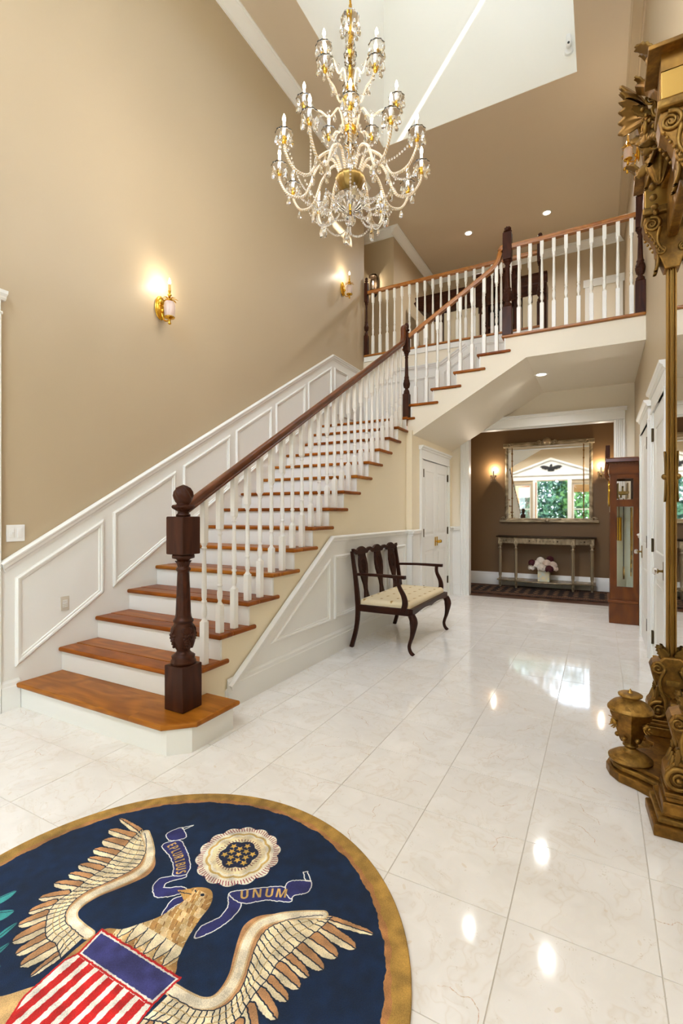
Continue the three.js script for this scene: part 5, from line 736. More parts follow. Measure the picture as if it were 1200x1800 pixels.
  for (const T of tiers) for (let i = 0; i < T.n; i++) {
    const a = T.ph + i / T.n * Math.PI * 2, e = new THREE.Vector3(Math.cos(a), 0, Math.sin(a)), at = (r, y) => e.clone().multiplyScalar(r).setY(y), R = T.R, up = i % 2 && T.n === 12 ? -0.035 : 0, y = T.y + up;
    const armPts = [at(T.r0, T.hub), at(R * 0.26, T.hub + T.rise), at(R * 0.45, T.hub + T.rise * 0.55), at(R * 0.66, y + T.dip), at(R * 0.86, y + T.dip * 0.95), at(R * 0.99, y + T.dip * 0.45), at(R, y - 0.05)], armCurve = new THREE.CatmullRomCurve3(armPts);
    const arm = part(c, 'arm', taper(armPts, T.n > 6 ? [0.0105, 0.0105, 0.01, 0.01, 0.0095] : [0.008, 0.008, 0.0075, 0.0075, 0.007], 8, 40), armM);
    const cu = part(arm, 'cup', cup, M.crystal); cu.position.copy(at(R, y)); const so = part(arm, 'socket', socketG, M.brass); so.position.copy(at(R, y));
    const ca = part(arm, 'candle', candleG, M.candle); ca.position.copy(at(R, y + 0.055)); const bu = part(arm, 'bulb', bulbG, M.bulb); bu.position.copy(at(R, y + 0.105));
    lampAt(c, e.x * R, y + 0.13, e.z * R, WARM2, CANDLE, 0.6);
    for (let k = 0; k < 6; k++) { const b = a + 0.3 + k * 1.047, m = part(arm, 'crystal_drop', drop, M.crystal); m.position.copy(at(R, y + 0.008)).add(new THREE.Vector3(Math.cos(b) * 0.05, 0, Math.sin(b) * 0.05)); m.rotation.y = -b; }
    for (const f of T.n === 12 ? [0.3, 0.55, 0.8] : [0.4, 0.75]) { const m = part(arm, 'crystal_drop', f === 0.55 ? midDrop : drop, M.crystal), q = armCurve.getPointAt(f); m.position.set(q.x, q.y - 0.012, q.z); m.rotation.y = a + f * 5; }
    if (T.n === 12) { const b = T.ph + (i + 1) / 12 * Math.PI * 2, q = new THREE.Vector3(Math.cos(b) * R * 0.62, T.y - 0.19, Math.sin(b) * R * 0.62); part(arm, 'bead_string', string(at(R * 0.97, y - 0.0), q, 0.06, 24), M.crystal);
      if (i % 2 === 0) part(arm, 'bead_string', string(at(R * 0.72, y - 0.22), at(0.1, 3.66), 0.1, 30), M.crystal); }
    else part(arm, 'bead_string', string(at(R * 0.95, y - 0.03), at(R * 0.45, T.hub - 0.12 + 0.25), 0.05, 16), M.crystal);
  }
  for (let i = 0; i < 8; i++) { const a = i / 8 * 6.283 + 0.2, b = a + 0.785, r = 0.27, p = new THREE.Vector3(Math.cos(a) * r, 3.68, Math.sin(a) * r), q = new THREE.Vector3(Math.cos(b) * r, 3.68, Math.sin(b) * r); part(c, 'bead_swag', string(p, q, 0.07, 22), M.crystal); part(c, 'bead_swag', string(p, new THREE.Vector3(Math.cos(a) * 0.06, 3.75, Math.sin(a) * 0.06), 0.07, 20), M.crystal); const m = part(c, 'pendant_drop', bigDrop, M.crystal); m.position.set(p.x, 3.675, p.z); m.rotation.y = a; }
  for (let i = 0; i < 10; i++) { const a = i / 10 * 6.283; const m = part(c, 'crystal_drop', drop, M.crystal); m.position.set(Math.cos(a) * 0.065, 5.045, Math.sin(a) * 0.065); m.rotation.y = -a; const k = part(c, 'crystal_drop', drop, M.crystal); k.position.set(Math.cos(a) * 0.118, 3.745, Math.sin(a) * 0.118); k.rotation.y = -a; }
}
// ---------------------------------------------------------------- wall lights
function sconce(label, X, Y, D, n, scale = 1, twin = false) { // brass pineapple sconce standing off a wall; n = direction out of the wall
  const s = thing('wall_sconce', label, 'sconce', 'brass and frosted glass wall sconces', V(X, Y, D)); s.rotation.y = Math.atan2(n.x, n.z); s.scale.setScalar(scale);
  const oval = (r, e) => { const g = new THREE.SphereGeometry(1, 28, 16); g.scale(r, r * 1.75, e); return g; };
  part(s, 'backplate', merge([mv(oval(0.066, 0.02), 0, 0, 0.014), mv(oval(0.05, 0.024), 0, 0, 0.02)]), M.brass); part(s, 'boss', mv(carve(ball(0.02, 0, -0.03, 0.045, 14, 10), 0.003, 60, 2), 0, 0, 0), M.brass);
  for (const o of twin ? [-0.09, 0.09] : [0]) {
    const z = 0.135, P = (x, y, q) => new THREE.Vector3(x, y, q); part(s, 'arm', taper([P(0, -0.04, 0.03), P(o * 0.4, -0.12, 0.06), P(o * 0.8, -0.14, 0.1), P(o, -0.135, z)], [0.008, 0.007, 0.007, 0.008], 8, 18), M.brass);
    part(s, 'base_cup', mv(lathe([[0, -0.05], [0.012, -0.046], [0.016, -0.036], [0.009, -0.026], [0.012, 0], [0.045, 0.012], [0.05, 0.022], [0, 0.022]], 20), o, -0.13, z), M.brass);
    part(s, 'frosted_globe', mv(carve(lathe([[0.03, 0], [0.045, 0.012], [0.05, 0.05], [0.05, 0.1], [0.044, 0.135], [0.03, 0.148]], 40), 0.002, 90, 4, (v) => 0.003 * Math.sin(Math.atan2(v.z, v.x) * 12 + v.y * 160) * Math.sin(Math.atan2(v.z, v.x) * 12 - v.y * 160)), o, -0.108, z), M.frosted);
    const lv = []; for (let i = 0; i < 8; i++) { const a = i * 0.785, e = P(Math.cos(a), 0, Math.sin(a)); lv.push(leafGeo(P(o + e.x * 0.012, 0.045, z + e.z * 0.012), P(e.x * 0.5, 1, e.z * 0.5), P(e.x * 0.9, -1.1, e.z * 0.9), P(-e.z, 0, e.x), 0.075, 0.024, 0.003)); } lv.push(mv(lathe([[0, 0], [0.028, 0.004], [0.024, 0.02], [0.01, 0.03], [0.012, 0.05], [0.02, 0.06], [0.01, 0.072], [0.014, 0.1], [0, 0.1]], 16), o, 0.04, z)); part(s, 'leaf_crown', merge(lv), M.brass);
    part(s, 'candle', mv(cyl(0.012, 0.012, 0.07, 14), o, 0.165, z), M.candleGold); part(s, 'bulb', mv(lathe([[0, 0], [0.009, 0.002], [0.0135, 0.018], [0.011, 0.036], [0.005, 0.055], [0, 0.066]], 12), o, 0.2, z), M.bulb); lampAt(s, o, 0.232, z, WARM, 0.26, 0.6);
  }
}
sconce('brass sconce with frosted glass on the tan stair wall above the lowest steps', XL, 3.37, 3.22, PX_);
sconce('brass sconce with frosted glass near the top of the stair wall beside the gallery newel', XL, 5.08, 6.92, PX_);
sconce('twin brass sconce with frosted glass high on the right wall behind the gilt mirror crest', XR, 6.06, 7.25, NX_, 1, true);
for (const [x, label] of [[-1.84, 'crystal candle sconce on the brown wall, between mirror and door opening side'], [0.02, 'crystal candle sconce on the brown wall, half hidden by the clock']]) {
  const s = thing('crystal_sconce', label, 'sconce', 'crystal sconces on the brown wall', V(x, 2.12, DW)), o = 0.1;
  part(s, 'backplate', mv(lathe([[0, 0], [0.04, 0], [0.036, 0.014], [0, 0.02]], 20).rotateX(Math.PI / 2), 0, 0, 0), M.brassDull); part(s, 'arm', taper([new THREE.Vector3(0, 0, 0.01), new THREE.Vector3(0, -0.05, 0.05), new THREE.Vector3(0, -0.03, o)], [0.008, 0.007, 0.008], 8, 14), M.brassDull);
  part(s, 'glass_cup', mv(lathe([[0.01, -0.02], [0.05, 0], [0.06, 0.03], [0.055, 0.03], [0.044, 0.006], [0.01, -0.01]], 20), 0, 0, o), M.crystal);
  for (let i = 0; i < 10; i++) { const a = i * 0.628; part(s, 'prism', mv(cyl(0.008, 0.005, 0.11, 6), Math.cos(a) * 0.055, -0.04, o + Math.sin(a) * 0.055), M.crystal); }
  part(s, 'candle', mv(cyl(0.012, 0.012, 0.12, 12), 0, 0.06, o), M.candle); part(s, 'bulb', mv(lathe([[0, 0], [0.009, 0.002], [0.0135, 0.018], [0.005, 0.055], [0, 0.066]], 12), 0, 0.12, o), M.bulb); lampAt(s, 0, 0.15, o, WARM, 0.7, 0.6);
}
{ // lantern on the upper corner wall
  const s = thing('wall_lantern', 'small oval bronze lantern glowing on the upper hall corner wall', 'lantern', null, V(-4.12, 6.14, 9.1)), z = 0.09;
  part(s, 'backplate', mv(new THREE.SphereGeometry(1, 20, 12).scale(0.1, 0.25, 0.016), 0, 0, 0.016), M.bronze); part(s, 'top_cap', mv(lathe([[0, 0.08], [0.015, 0.07], [0.03, 0.05], [0.085, 0.02], [0.088, 0], [0, 0]], 18), 0, 0.14, z), M.bronze); part(s, 'bottom_cap', mv(lathe([[0, -0.08], [0.015, -0.07], [0.03, -0.05], [0.085, -0.02], [0.088, 0], [0, 0]], 18), 0, -0.14, z), M.bronze);
  part(s, 'glass', mv(new THREE.CylinderGeometry(0.08, 0.08, 0.28, 24, 1, true), 0, 0, z), M.pane); for (let i = 0; i < 4; i++) part(s, 'bar', mv(cyl(0.004, 0.004, 0.28, 6), Math.cos(i * 1.571 + 0.785) * 0.082, 0, z + Math.sin(i * 1.571 + 0.785) * 0.082), M.bronze);
  part(s, 'candle', mv(cyl(0.012, 0.012, 0.12, 12), 0, -0.08, z), M.candle); part(s, 'bulb', mv(lathe([[0, 0], [0.01, 0.004], [0.015, 0.03], [0.006, 0.08], [0, 0.09]], 12), 0, -0.02, z), M.bulb); lampAt(s, 0, 0.02, z, WARM, 0.35, 0.6);
}
// recessed ceiling lights; entrance row multiplied from one lamp to brighten the floor
for (const [x, y, d, label, pw] of [[-2.39, YC, 9.96, 'recessed ceiling light in the upper hall, nearer the stair wall', 15], [-0.9, YC, 10.0, 'recessed ceiling light in the upper hall, nearer the right wall', 15], [-0.718, 3.34, 7.19, 'recessed light in the soffit under the balcony', 10], ...[-3.05, -2.15, -1.25, -0.35].map((x, i) => [x, 4.05, -0.6, ['first', 'second', 'third', 'fourth'][i] + ' recessed light of the entrance soffit row, extended to brighten the floor, counted from the stair wall', 8.5])]) {
  const l = thing('recessed_light', label, 'light', 'recessed ceiling lights', V(x, y, d)); part(l, 'trim_ring', mv(lathe([[0.062, -0.001], [0.066, -0.006], [0.085, -0.006], [0.088, 0]], 30), 0, 0, 0), M.white); part(l, 'lens', mv(cyl(0.064, 0.064, 0.004, 30), 0, -0.003, 0), M.downlight);
  const sp = new THREE.SpotLight(y === 4.05 ? new THREE.Color(0.9, 0.96, 1.04) : WARM2, pw, 0, pw > 5 ? 1.35 : 1.2, 0.7, 2); sp.position.set(0, -0.012, 0); sp.target.position.set(0, -3, 0); sp.castShadow = true; sp.shadow.radius = 2.5; l.add(sp, sp.target);
}

// ---------------------------------------------------------------- round seal rug
{
  const R = 0.86, S = 2048, k = S / (2 * R);
  const design = canvasTex(S, S, (c) => {
    const X = (x) => (x + R) * k, Y = (y) => (R - y) * k, P = (pts, close = true) => { c.beginPath(); pts.forEach(([x, y], i) => i ? c.lineTo(X(x), Y(y)) : c.moveTo(X(x), Y(y))); if (close) c.closePath(); };
    const smooth = (pts, close = true) => { const cv = new THREE.CatmullRomCurve3(pts.map(([x, y]) => new THREE.Vector3(x, y, 0)), close, 'centripetal'); return cv.getPoints(pts.length * 6).map((p) => [p.x, p.y]); };
    const fill = (pts, col) => { P(pts); c.fillStyle = col; c.fill(); }, line = (pts, col, w, close = false) => { P(pts, close); c.strokeStyle = col; c.lineWidth = w; c.lineJoin = c.lineCap = 'round'; c.stroke(); };
    const fuzz = (pts, col, w, close) => { const q = []; for (let i = 0; i + 1 < pts.length + (close ? 1 : 0); i++) { const a = pts[i], b = pts[(i + 1) % pts.length], n = Math.max(1, Math.round(Math.hypot(b[0] - a[0], b[1] - a[1]) / 0.006)); for (let j = 0; j < n; j++) q.push([lerp(a[0], b[0], j / n) + rr(-1, 1) * 0.0016, lerp(a[1], b[1], j / n) + rr(-1, 1) * 0.0016]); } if (!close) q.push(pts[pts.length - 1]); line(q, col, w, close); };
    const NAVY = '#072140', INK = '#0f1d33', GOLD = '#ab843f', RUST = '#b07a48', TANF = '#bd8a5c', CRM = '#ecd9b2', PALE = '#f0e0c2';
    c.fillStyle = GOLD; c.fillRect(0, 0, S, S); c.fillStyle = RUST; c.beginPath(); for (let i = 0; i <= 400; i++) { const a = i / 400 * 6.2832, r = 0.802 + 0.006 * Math.sin(a * 40) * Math.sin(a * 17) + rr(-0.002, 0.002); c.lineTo(X(Math.cos(a) * r), Y(Math.sin(a) * r)); } c.fill();
    c.fillStyle = NAVY; c.beginPath(); for (let i = 0; i <= 500; i++) { const a = i / 500 * 6.2832, r = 0.782 + 0.005 * Math.sin(a * 37 + 1) * Math.sin(a * 13) + rr(-0.002, 0.002); c.lineTo(X(Math.cos(a) * r), Y(Math.sin(a) * r)); } c.fill();
    for (const s of [-1, 1]) { const m = (pts) => pts.map(([x, y]) => [x * s, y]);
      const inner = [[0.48, 0.405], [0.474, 0.381], [0.468, 0.346], [0.449, 0.294], [0.437, 0.253], [0.428, 0.214], [0.416, 0.184], [0.4165, 0.144], [0.417, 0.108], [0.413, 0.075], [0.414, 0.034], [0.417, 0.0], [0.404, -0.038], [0.377, -0.064], [0.334, -0.094], [0.3, -0.109], [0.253, -0.108], [0.209, -0.123], [0.19, -0.13]];
      const tips = [[0.636, 0.41], [0.607, 0.335], [0.569, 0.28], [0.551, 0.225], [0.525, 0.183], [0.52, 0.142], [0.51, 0.095], [0.512, 0.04], [0.49, -0.029], [0.459, -0.082], [0.434, -0.13], [0.383, -0.173], [0.327, -0.192], [0.272, -0.207], [0.211, -0.211]];
      tips.forEach((t, i) => { const at = (u) => { const q = u * (inner.length - 1), n = Math.min(inner.length - 2, Math.floor(q)); return [lerp(inner[n][0], inner[n + 1][0], q - n), lerp(inner[n][1], inner[n + 1][1], q - n)]; }, a = at(i / 15), b = at((i + 1) / 15), mid = [(a[0] + b[0]) / 2, (a[1] + b[1]) / 2], dx = t[0] - mid[0], dy = t[1] - mid[1], L = Math.hypot(dx, dy), nx = -dy / L, ny = dx / L, w = 0.5 * Math.hypot(a[0] - b[0], a[1] - b[1]);
        const e = (u, v) => [mid[0] + dx * u + nx * v * w, mid[1] + dy * u + ny * v * w], blade = smooth([e(-0.05, 1), e(0.5, 1.12), e(0.88, 0.75), e(1, 0), e(0.86, -0.72), e(0.5, -1.0), e(-0.05, -1)]);
        fill(m(blade), CRM); fill(m(smooth([e(-0.05, 1), e(0.5, 1.12), e(0.9, 0.7), e(0.99, 0.05), e(0.5, 0.06), e(-0.05, 0.04)])), TANF); fuzz(m(blade), INK, 5, true); fuzz(m([e(0, 0.03), e(0.5, 0.06), e(0.97, 0.02)]), INK, 4.4); });
      const bl = [[0.448, 0.395], [0.404, 0.366], [0.343, 0.311], [0.313, 0.255], [0.317, 0.2], [0.346, 0.125], [0.366, 0.075], [0.366, 0.02], [0.345, -0.018], [0.306, -0.042], [0.252, -0.048], [0.197, -0.051]], bo = [[0.448, 0.399], [0.367, 0.358], [0.3, 0.322], [0.25, 0.28], [0.236, 0.235], [0.251, 0.188], [0.281, 0.128], [0.306, 0.08], [0.315, 0.03], [0.308, 0.004], [0.285, -0.012], [0.239, -0.02], [0.185, -0.021]];
      fill(m([...smooth(inner, false), ...smooth(bl, false).reverse()]), CRM);
      for (let i = 0; i < 30; i++) { const u = i / 30, q = (arr) => { const f = u * (arr.length - 1), n = Math.floor(f); return [lerp(arr[n][0], arr[Math.min(n + 1, arr.length - 1)][0], f - n), lerp(arr[n][1], arr[Math.min(n + 1, arr.length - 1)][1], f - n)]; }, A = q(inner), B = q(bl); fuzz(m([A, [lerp(A[0], B[0], 0.5) + 0.004, lerp(A[1], B[1], 0.5) - 0.006], B]), INK, 4); }
      for (const f of [0.36, 0.68]) fuzz(m(smooth(inner.map((p, i) => { const g = i / (inner.length - 1) * (bl.length - 1), n = Math.min(bl.length - 2, Math.floor(g)), B = [lerp(bl[n][0], bl[n + 1][0], g - n), lerp(bl[n][1], bl[n + 1][1], g - n)]; return [lerp(p[0], B[0], f), lerp(p[1], B[1], f)]; }), false)), '#b99a66', 3);
      fuzz(m(smooth(inner, false)), INK, 3.4); fill(m([...smooth(bl, false), ...smooth(bo, false).reverse()]), TANF); const midl = bl.map((p, i) => { const g = i / (bl.length - 1) * (bo.length - 1), n = Math.min(bo.length - 2, Math.floor(g)), B = [lerp(bo[n][0], bo[n + 1][0], g - n), lerp(bo[n][1], bo[n + 1][1], g - n)]; return [(p[0] + B[0]) / 2, (p[1] + B[1]) / 2]; }); line(m(smooth(midl, false)), '#d9b98a', 46); line(m(smooth(midl, false)), PALE, 32); fuzz(m(smooth(bl, false)), INK, 3.2);
    }
    // ribbon
    const RIB = '#2d2f68', EDGE = '#e9e6de'; const rib = (pts) => { const q = smooth(pts); fill(q, RIB); fuzz(q, EDGE, 5, true); };
    rib([[-0.038, 0.128], [-0.052, 0.157], [-0.06, 0.2], [-0.03, 0.232], [-0.012, 0.225], [-0.03, 0.18]]); rib([[-0.053, 0.236], [-0.121, 0.176], [-0.158, 0.192], [-0.181, 0.221], [-0.179, 0.247], [-0.15, 0.275], [-0.12, 0.31], [-0.1, 0.298], [-0.14, 0.242], [-0.133, 0.222], [-0.076, 0.256], [-0.053, 0.256]]);
    rib([[-0.15, 0.28], [-0.178, 0.31], [-0.237, 0.344], [-0.321, 0.379], [-0.278, 0.434], [-0.227, 0.414], [-0.17, 0.38], [-0.117, 0.333], [-0.11, 0.305]]); rib([[-0.318, 0.412], [-0.361, 0.438], [-0.334, 0.498], [-0.316, 0.491], [-0.27, 0.46], [-0.285, 0.434]]); fuzz([[-0.334, 0.498], [-0.301, 0.534], [-0.316, 0.491]], EDGE, 5, true);
    rib([[0.12, 0.123], [0.113, 0.165], [0.139, 0.217], [0.136, 0.266], [0.099, 0.315], [0.13, 0.345], [0.167, 0.301], [0.178, 0.281], [0.18, 0.232], [0.159, 0.166], [0.129, 0.121]]); rib([[0.099, 0.315], [0.159, 0.371], [0.199, 0.401], [0.263, 0.435], [0.319, 0.394], [0.235, 0.353], [0.167, 0.301]]); rib([[0.263, 0.435], [0.262, 0.468], [0.31, 0.498], [0.332, 0.506], [0.349, 0.457], [0.315, 0.419], [0.31, 0.4]]); fuzz([[0.31, 0.498], [0.282, 0.53], [0.293, 0.541], [0.332, 0.506]], EDGE, 5, true);
    const word = (t, p0, p1, bend, size, sx = 1) => { const ch = [...t]; c.fillStyle = '#cda55e'; c.font = `bold ${size}px sans-serif`; c.textAlign = 'center'; c.textBaseline = 'middle'; ch.forEach((q, i) => { const u = ch.length > 1 ? i / (ch.length - 1) : 0, b = bend * 4 * u * (1 - u), dx = p1[0] - p0[0], dy = p1[1] - p0[1], L = Math.hypot(dx, dy), x = lerp(p0[0], p1[0], u) - dy / L * b, y = lerp(p0[1], p1[1], u) + dx / L * b, a = Math.atan2(dy, dx) + Math.atan(bend * 4 * (1 - 2 * u) / L); c.save(); c.translate(X(x), Y(y)); c.rotate(-a); c.scale(sx, 1); c.fillText(q, 0, 0); c.restore(); }); };
    word('EPLURIBUS', [-0.286, 0.397], [-0.135, 0.306], 0.01, 62, 0.62); word('UNUM', [0.152, 0.337], [0.267, 0.406], 0.004, 66, 0.92);
    // glory with stars
    const scal = (r, n, d) => Array.from({ length: 240 }, (_, i) => { const a = i / 240 * 6.2832, q = r * (1 + d * Math.abs(Math.sin(a * n / 2))); return [-0.003 + Math.cos(a) * q, 0.487 + Math.sin(a) * q]; });
    fill(scal(0.156, 14, 0.09), '#efe2cc'); line(scal(0.118, 12, 0.07), '#cdaa66', 11, true); fill(scal(0.105, 12, 0.06), '#ecd9ae'); for (let i = 0; i < 84; i++) { const a = i / 84 * 6.2832; for (const [r0, r1, col] of [[0.142, 0.163, '#8f2733'], [0.078, 0.09, '#7a2c33']]) { if (r0 < 0.1 && i % 2) continue; fuzz([[-0.003 + Math.cos(a) * r0, 0.487 + Math.sin(a) * r0], [-0.003 + Math.cos(a + 0.03) * (r1 + rr(-0.006, 0.004)), 0.487 + Math.sin(a + 0.03) * r1]], col, 3.6); } }
    fill(scal(0.069, 6, 0.16), '#1c2440'); const star = (x, y, r) => { fill(Array.from({ length: 10 }, (_, i) => { const a = Math.PI / 2 + i * Math.PI / 5, q = i % 2 ? r * 0.45 : r; return [x + Math.cos(a) * q, y + Math.sin(a) * q]; }), '#d6ab55'); };
    for (const [row, n] of [[-2, 1], [-1, 4], [0, 3], [1, 4], [2, 1]]) for (let i = 0; i < n; i++) star(-0.003 + (i - (n - 1) / 2) * (n === 4 ? 0.033 : 0.036), 0.487 + row * 0.0275, 0.0165);
    // tail and legs, below the shield
    for (let i = -3; i <= 3; i++) { const b = smooth([[i * 0.02 - 0.02, -0.3], [i * 0.05 - 0.03, -0.52], [i * 0.055, -0.58], [i * 0.05 + 0.03, -0.52], [i * 0.02 + 0.02, -0.3]]); fill(b, i % 2 ? CRM : TANF); fuzz(b, INK, 3.4, true); }
    for (const s of [-1, 1]) { fill(smooth([[s * 0.14, -0.2], [s * 0.22, -0.28], [s * 0.28, -0.33], [s * 0.26, -0.36], [s * 0.17, -0.34], [s * 0.1, -0.3]]), '#cfa76e'); for (let i = 0; i < 4; i++) fuzz([[s * 0.27, -0.34], [s * (0.3 + i * 0.012), -0.33 - i * 0.018]], '#d6ab55', 12); }
    const TEAL = '#3a8f8c'; fuzz([[-0.28, -0.34], [-0.42, -0.28], [-0.6, -0.2]], TEAL, 7); for (const b of [[[-0.64, -0.16], [-0.618, -0.085], [-0.599, -0.046], [-0.583, -0.08], [-0.6, -0.14]], [[-0.6, -0.175], [-0.548, -0.12], [-0.509, -0.1], [-0.505, -0.142], [-0.56, -0.18]]]) { const q = smooth(b); fill(q, TEAL); fuzz([b[0], b[2]], INK, 3); }
    for (let i = 0; i < 5; i++) { const t = i / 8, x = lerp(-0.32, -0.56, t), y = lerp(-0.32, -0.1, t), q = i % 2 ? 1 : -1, a = 2.36 + q * 0.7, L = 0.09; const lf = smooth([[x, y], [x + Math.cos(a) * L * 0.5 + q * 0.012, y + Math.sin(a) * L * 0.5 + 0.01], [x + Math.cos(a) * L, y + Math.sin(a) * L], [x + Math.cos(a) * L * 0.5 - q * 0.012, y + Math.sin(a) * L * 0.5 - 0.01]]); fill(lf, TEAL); line([[x, y], [x + Math.cos(a) * L, y + Math.sin(a) * L]], INK, 3); }
    for (let i = 0; i < 7; i++) fuzz([[0.26 + i * 0.006, -0.37], [0.42 + i * 0.03, -0.14 - i * 0.03]], '#c8b48a', 5);
    // body, neck and head
    const body = smooth([[-0.165, 0.0], [-0.112, 0.03], [-0.08, 0.07], [-0.045, 0.12], [-0.026, 0.18], [-0.022, 0.215], [-0.03, 0.236], [-0.043, 0.262], [-0.004, 0.291], [0.031, 0.294], [0.06, 0.272], [0.079, 0.235], [0.086, 0.19], [0.1, 0.13], [0.111, 0.095], [0.137, 0.038], [0.165, 0.0], [0.15, -0.2], [-0.15, -0.2]]); fill(body, '#b98a4e');
    for (let r = 0; r < 15; r++) for (let i = 0; i < 9; i++) { const y = 0.262 - r * 0.019, w = lerp(0.045, 0.13, clamp((0.26 - y) / 0.26)), x = lerp(0.026, 0.0, clamp((0.26 - y) / 0.2)) + (i - 4 + (r % 2) * 0.5) * w * 0.25; if (Math.abs(x - 0.012) > w) continue; c.save(); P(body); c.clip(); const q = 0.013 + r * 0.0005; fill(smooth([[x - q, y + 0.01], [x - q * 0.6, y - 0.008], [x, y - 0.02], [x + q * 0.6, y - 0.008], [x + q, y + 0.01]]), ['#dcb77c', '#bd8c50', '#cda060', '#e6c794'][(r * 3 + i * 5) % 4]); fuzz([[x - q, y + 0.008], [x - q * 0.5, y - 0.01], [x, y - 0.019], [x + q * 0.5, y - 0.01], [x + q, y + 0.008]], (r + i) % 3 ? '#f0d9ac' : '#8f6234', 4); c.restore(); }
    for (let i = 0; i < 6; i++) { const x = -0.1 + i * 0.042; const f = smooth([[x - 0.024, 0.075], [x - 0.014, 0.03], [x, 0.002], [x + 0.014, 0.03], [x + 0.024, 0.075]], false); c.save(); P(body); c.clip(); fill(f, CRM); fuzz(f, INK, 3.6); c.restore(); }
    fill(smooth([[-0.022, 0.215], [-0.04, 0.222], [-0.059, 0.231], [-0.078, 0.236], [-0.062, 0.246], [-0.043, 0.262], [-0.02, 0.25]]), '#d9a45a'); fuzz([[-0.068, 0.235], [-0.045, 0.238], [-0.02, 0.246]], INK, 4); fill(smooth([[0.01, 0.262], [0.018, 0.27], [0.027, 0.264], [0.018, 0.257]]), INK); fuzz([[-0.012, 0.262], [-0.02, 0.268]], INK, 5);
    // shield
    const shape = [[-0.172, -0.004], [0.188, 0.0], [0.178, -0.09], [0.19, -0.2], [0.14, -0.31], [0.01, -0.4], [-0.12, -0.33], [-0.165, -0.25], [-0.172, -0.13], [-0.156, -0.092]]; fill(shape, '#efe6d6'); c.save(); P(shape); c.clip(); for (let i = 0; i < 7; i++) { const x = -0.128 + i * 0.0455; fill([[x - 0.011, -0.1], [x + 0.011, -0.1], [x + 0.011, -0.42], [x - 0.011, -0.42]], '#c3201d'); fuzz([[x - 0.011, -0.1], [x - 0.011, -0.4]], '#c3201d', 5); fuzz([[x + 0.011, -0.1], [x + 0.011, -0.4]], '#c3201d', 5); } c.restore();
    fill([[-0.16, -0.012], [0.178, -0.008], [0.168, -0.086], [-0.148, -0.088]], '#3b3b72'); fuzz([[-0.164, -0.01], [0.182, -0.006], [0.172, -0.088], [-0.15, -0.091]], '#e8ddd0', 7, true); fuzz(shape, '#c3201d', 8, true); fuzz([[-0.156, -0.095], [0.178, -0.095]], '#c3201d', 7);
    // pile: short strokes of lighter and darker wool
    const im = c.getImageData(0, 0, S, S), d = im.data; for (let y = 0; y < S; y++) for (let x = 0; x < S; x++) { const o = (y * S + x) * 4, n = (hash(x >> 1, y >> 1, 5) - 0.5) * 0.2 + (noise(x / 34, y / 34, 6) - 0.5) * 0.3 + (noise(x / 150, y / 150, 8) - 0.5) * 0.2; for (let q = 0; q < 3; q++) d[o + q] = clamp(d[o + q] * (1 + n), 0, 255); } c.putImageData(im, 0, 0);
  });
  design.wrapS = design.wrapT = THREE.ClampToEdgeWrapping;
  const pile = pixTex(256, 256, () => grey(80 + rnd() * 150), false); pile.repeat.set(9, 9);
  const g = lathe([[0, 0], [R, 0], [R, 0.009], [R - 0.005, 0.013], [R * 0.6, 0.014], [0, 0.014]], 160), p = g.attributes.position, uv = g.attributes.uv; for (let i = 0; i < p.count; i++) uv.setXY(i, 0.5 + p.getX(i) / (2 * R), 0.5 - p.getZ(i) / (2 * R)); mv(g, -1.29, 0, -1.03);
  solo('round_rug', g, new THREE.MeshPhysicalMaterial({ map: design, roughness: 0.96, bumpMap: pile, bumpScale: 0.003 }), 'round navy rug with an eagle and shield seal and gold border', 'rug');
}
// ---------------------------------------------------------------- small fittings
{
  const s = thing('light_switch', 'white two-gang light switch plate on the stair wall', 'switch'), X = XL, d = 1.93, y = 1.26;
  part(s, 'plate', rbox(X, X + 0.008, y - 0.06, y + 0.06, d - 0.062, d + 0.062, 0.003), M.plastic); part(s, 'toggle', merge([rbox(X + 0.008, X + 0.012, y - 0.034, y + 0.034, d - 0.042, d - 0.01, 0.002), rbox(X + 0.012, X + 0.018, y - 0.008, y + 0.01, d - 0.034, d - 0.018, 0.002)]), M.plastic); part(s, 'rocker', rbox(X + 0.008, X + 0.013, y - 0.034, y + 0.034, d + 0.01, d + 0.042, 0.002), M.plastic);
  const v = thing('vent_grille', 'small beige slotted grille inside the lowest wainscot panel', 'grille'), X2 = XL + 0.014, dv = 2.285, yv = 0.695, bm = std('#cfc5b4', 0.5);
  part(v, 'plate', rbox(X2, X2 + 0.006, yv - 0.055, yv + 0.055, dv - 0.034, dv + 0.034, 0.002), bm); for (let i = 0; i < 5; i++) part(v, 'slot', rbox(X2 + 0.006, X2 + 0.011, yv - 0.024 + i * 0.012 - 0.004, yv - 0.024 + i * 0.012 + 0.003, dv - 0.02, dv + 0.02, 0.001), M.plastic);
  const cam = thing('security_camera', 'white security sensor on the light well wall', 'camera', null, V(-0.36, 7.55, 7.0));
  part(cam, 'mount', mv(cyl(0.045, 0.055, 0.03, 20).rotateX(Math.PI / 2), 0, -0.05, 0.015), M.plastic); part(cam, 'body', mv(rbox(-0.03, 0.03, -0.06, 0.1, -0.03, 0.03, 0.02, 3), 0, 0.03, 0.06), M.plastic); part(cam, 'lens', mv(cyl(0.014, 0.014, 0.01, 14).rotateX(Math.PI / 2), 0, 0.0, 0.092), M.black);
}
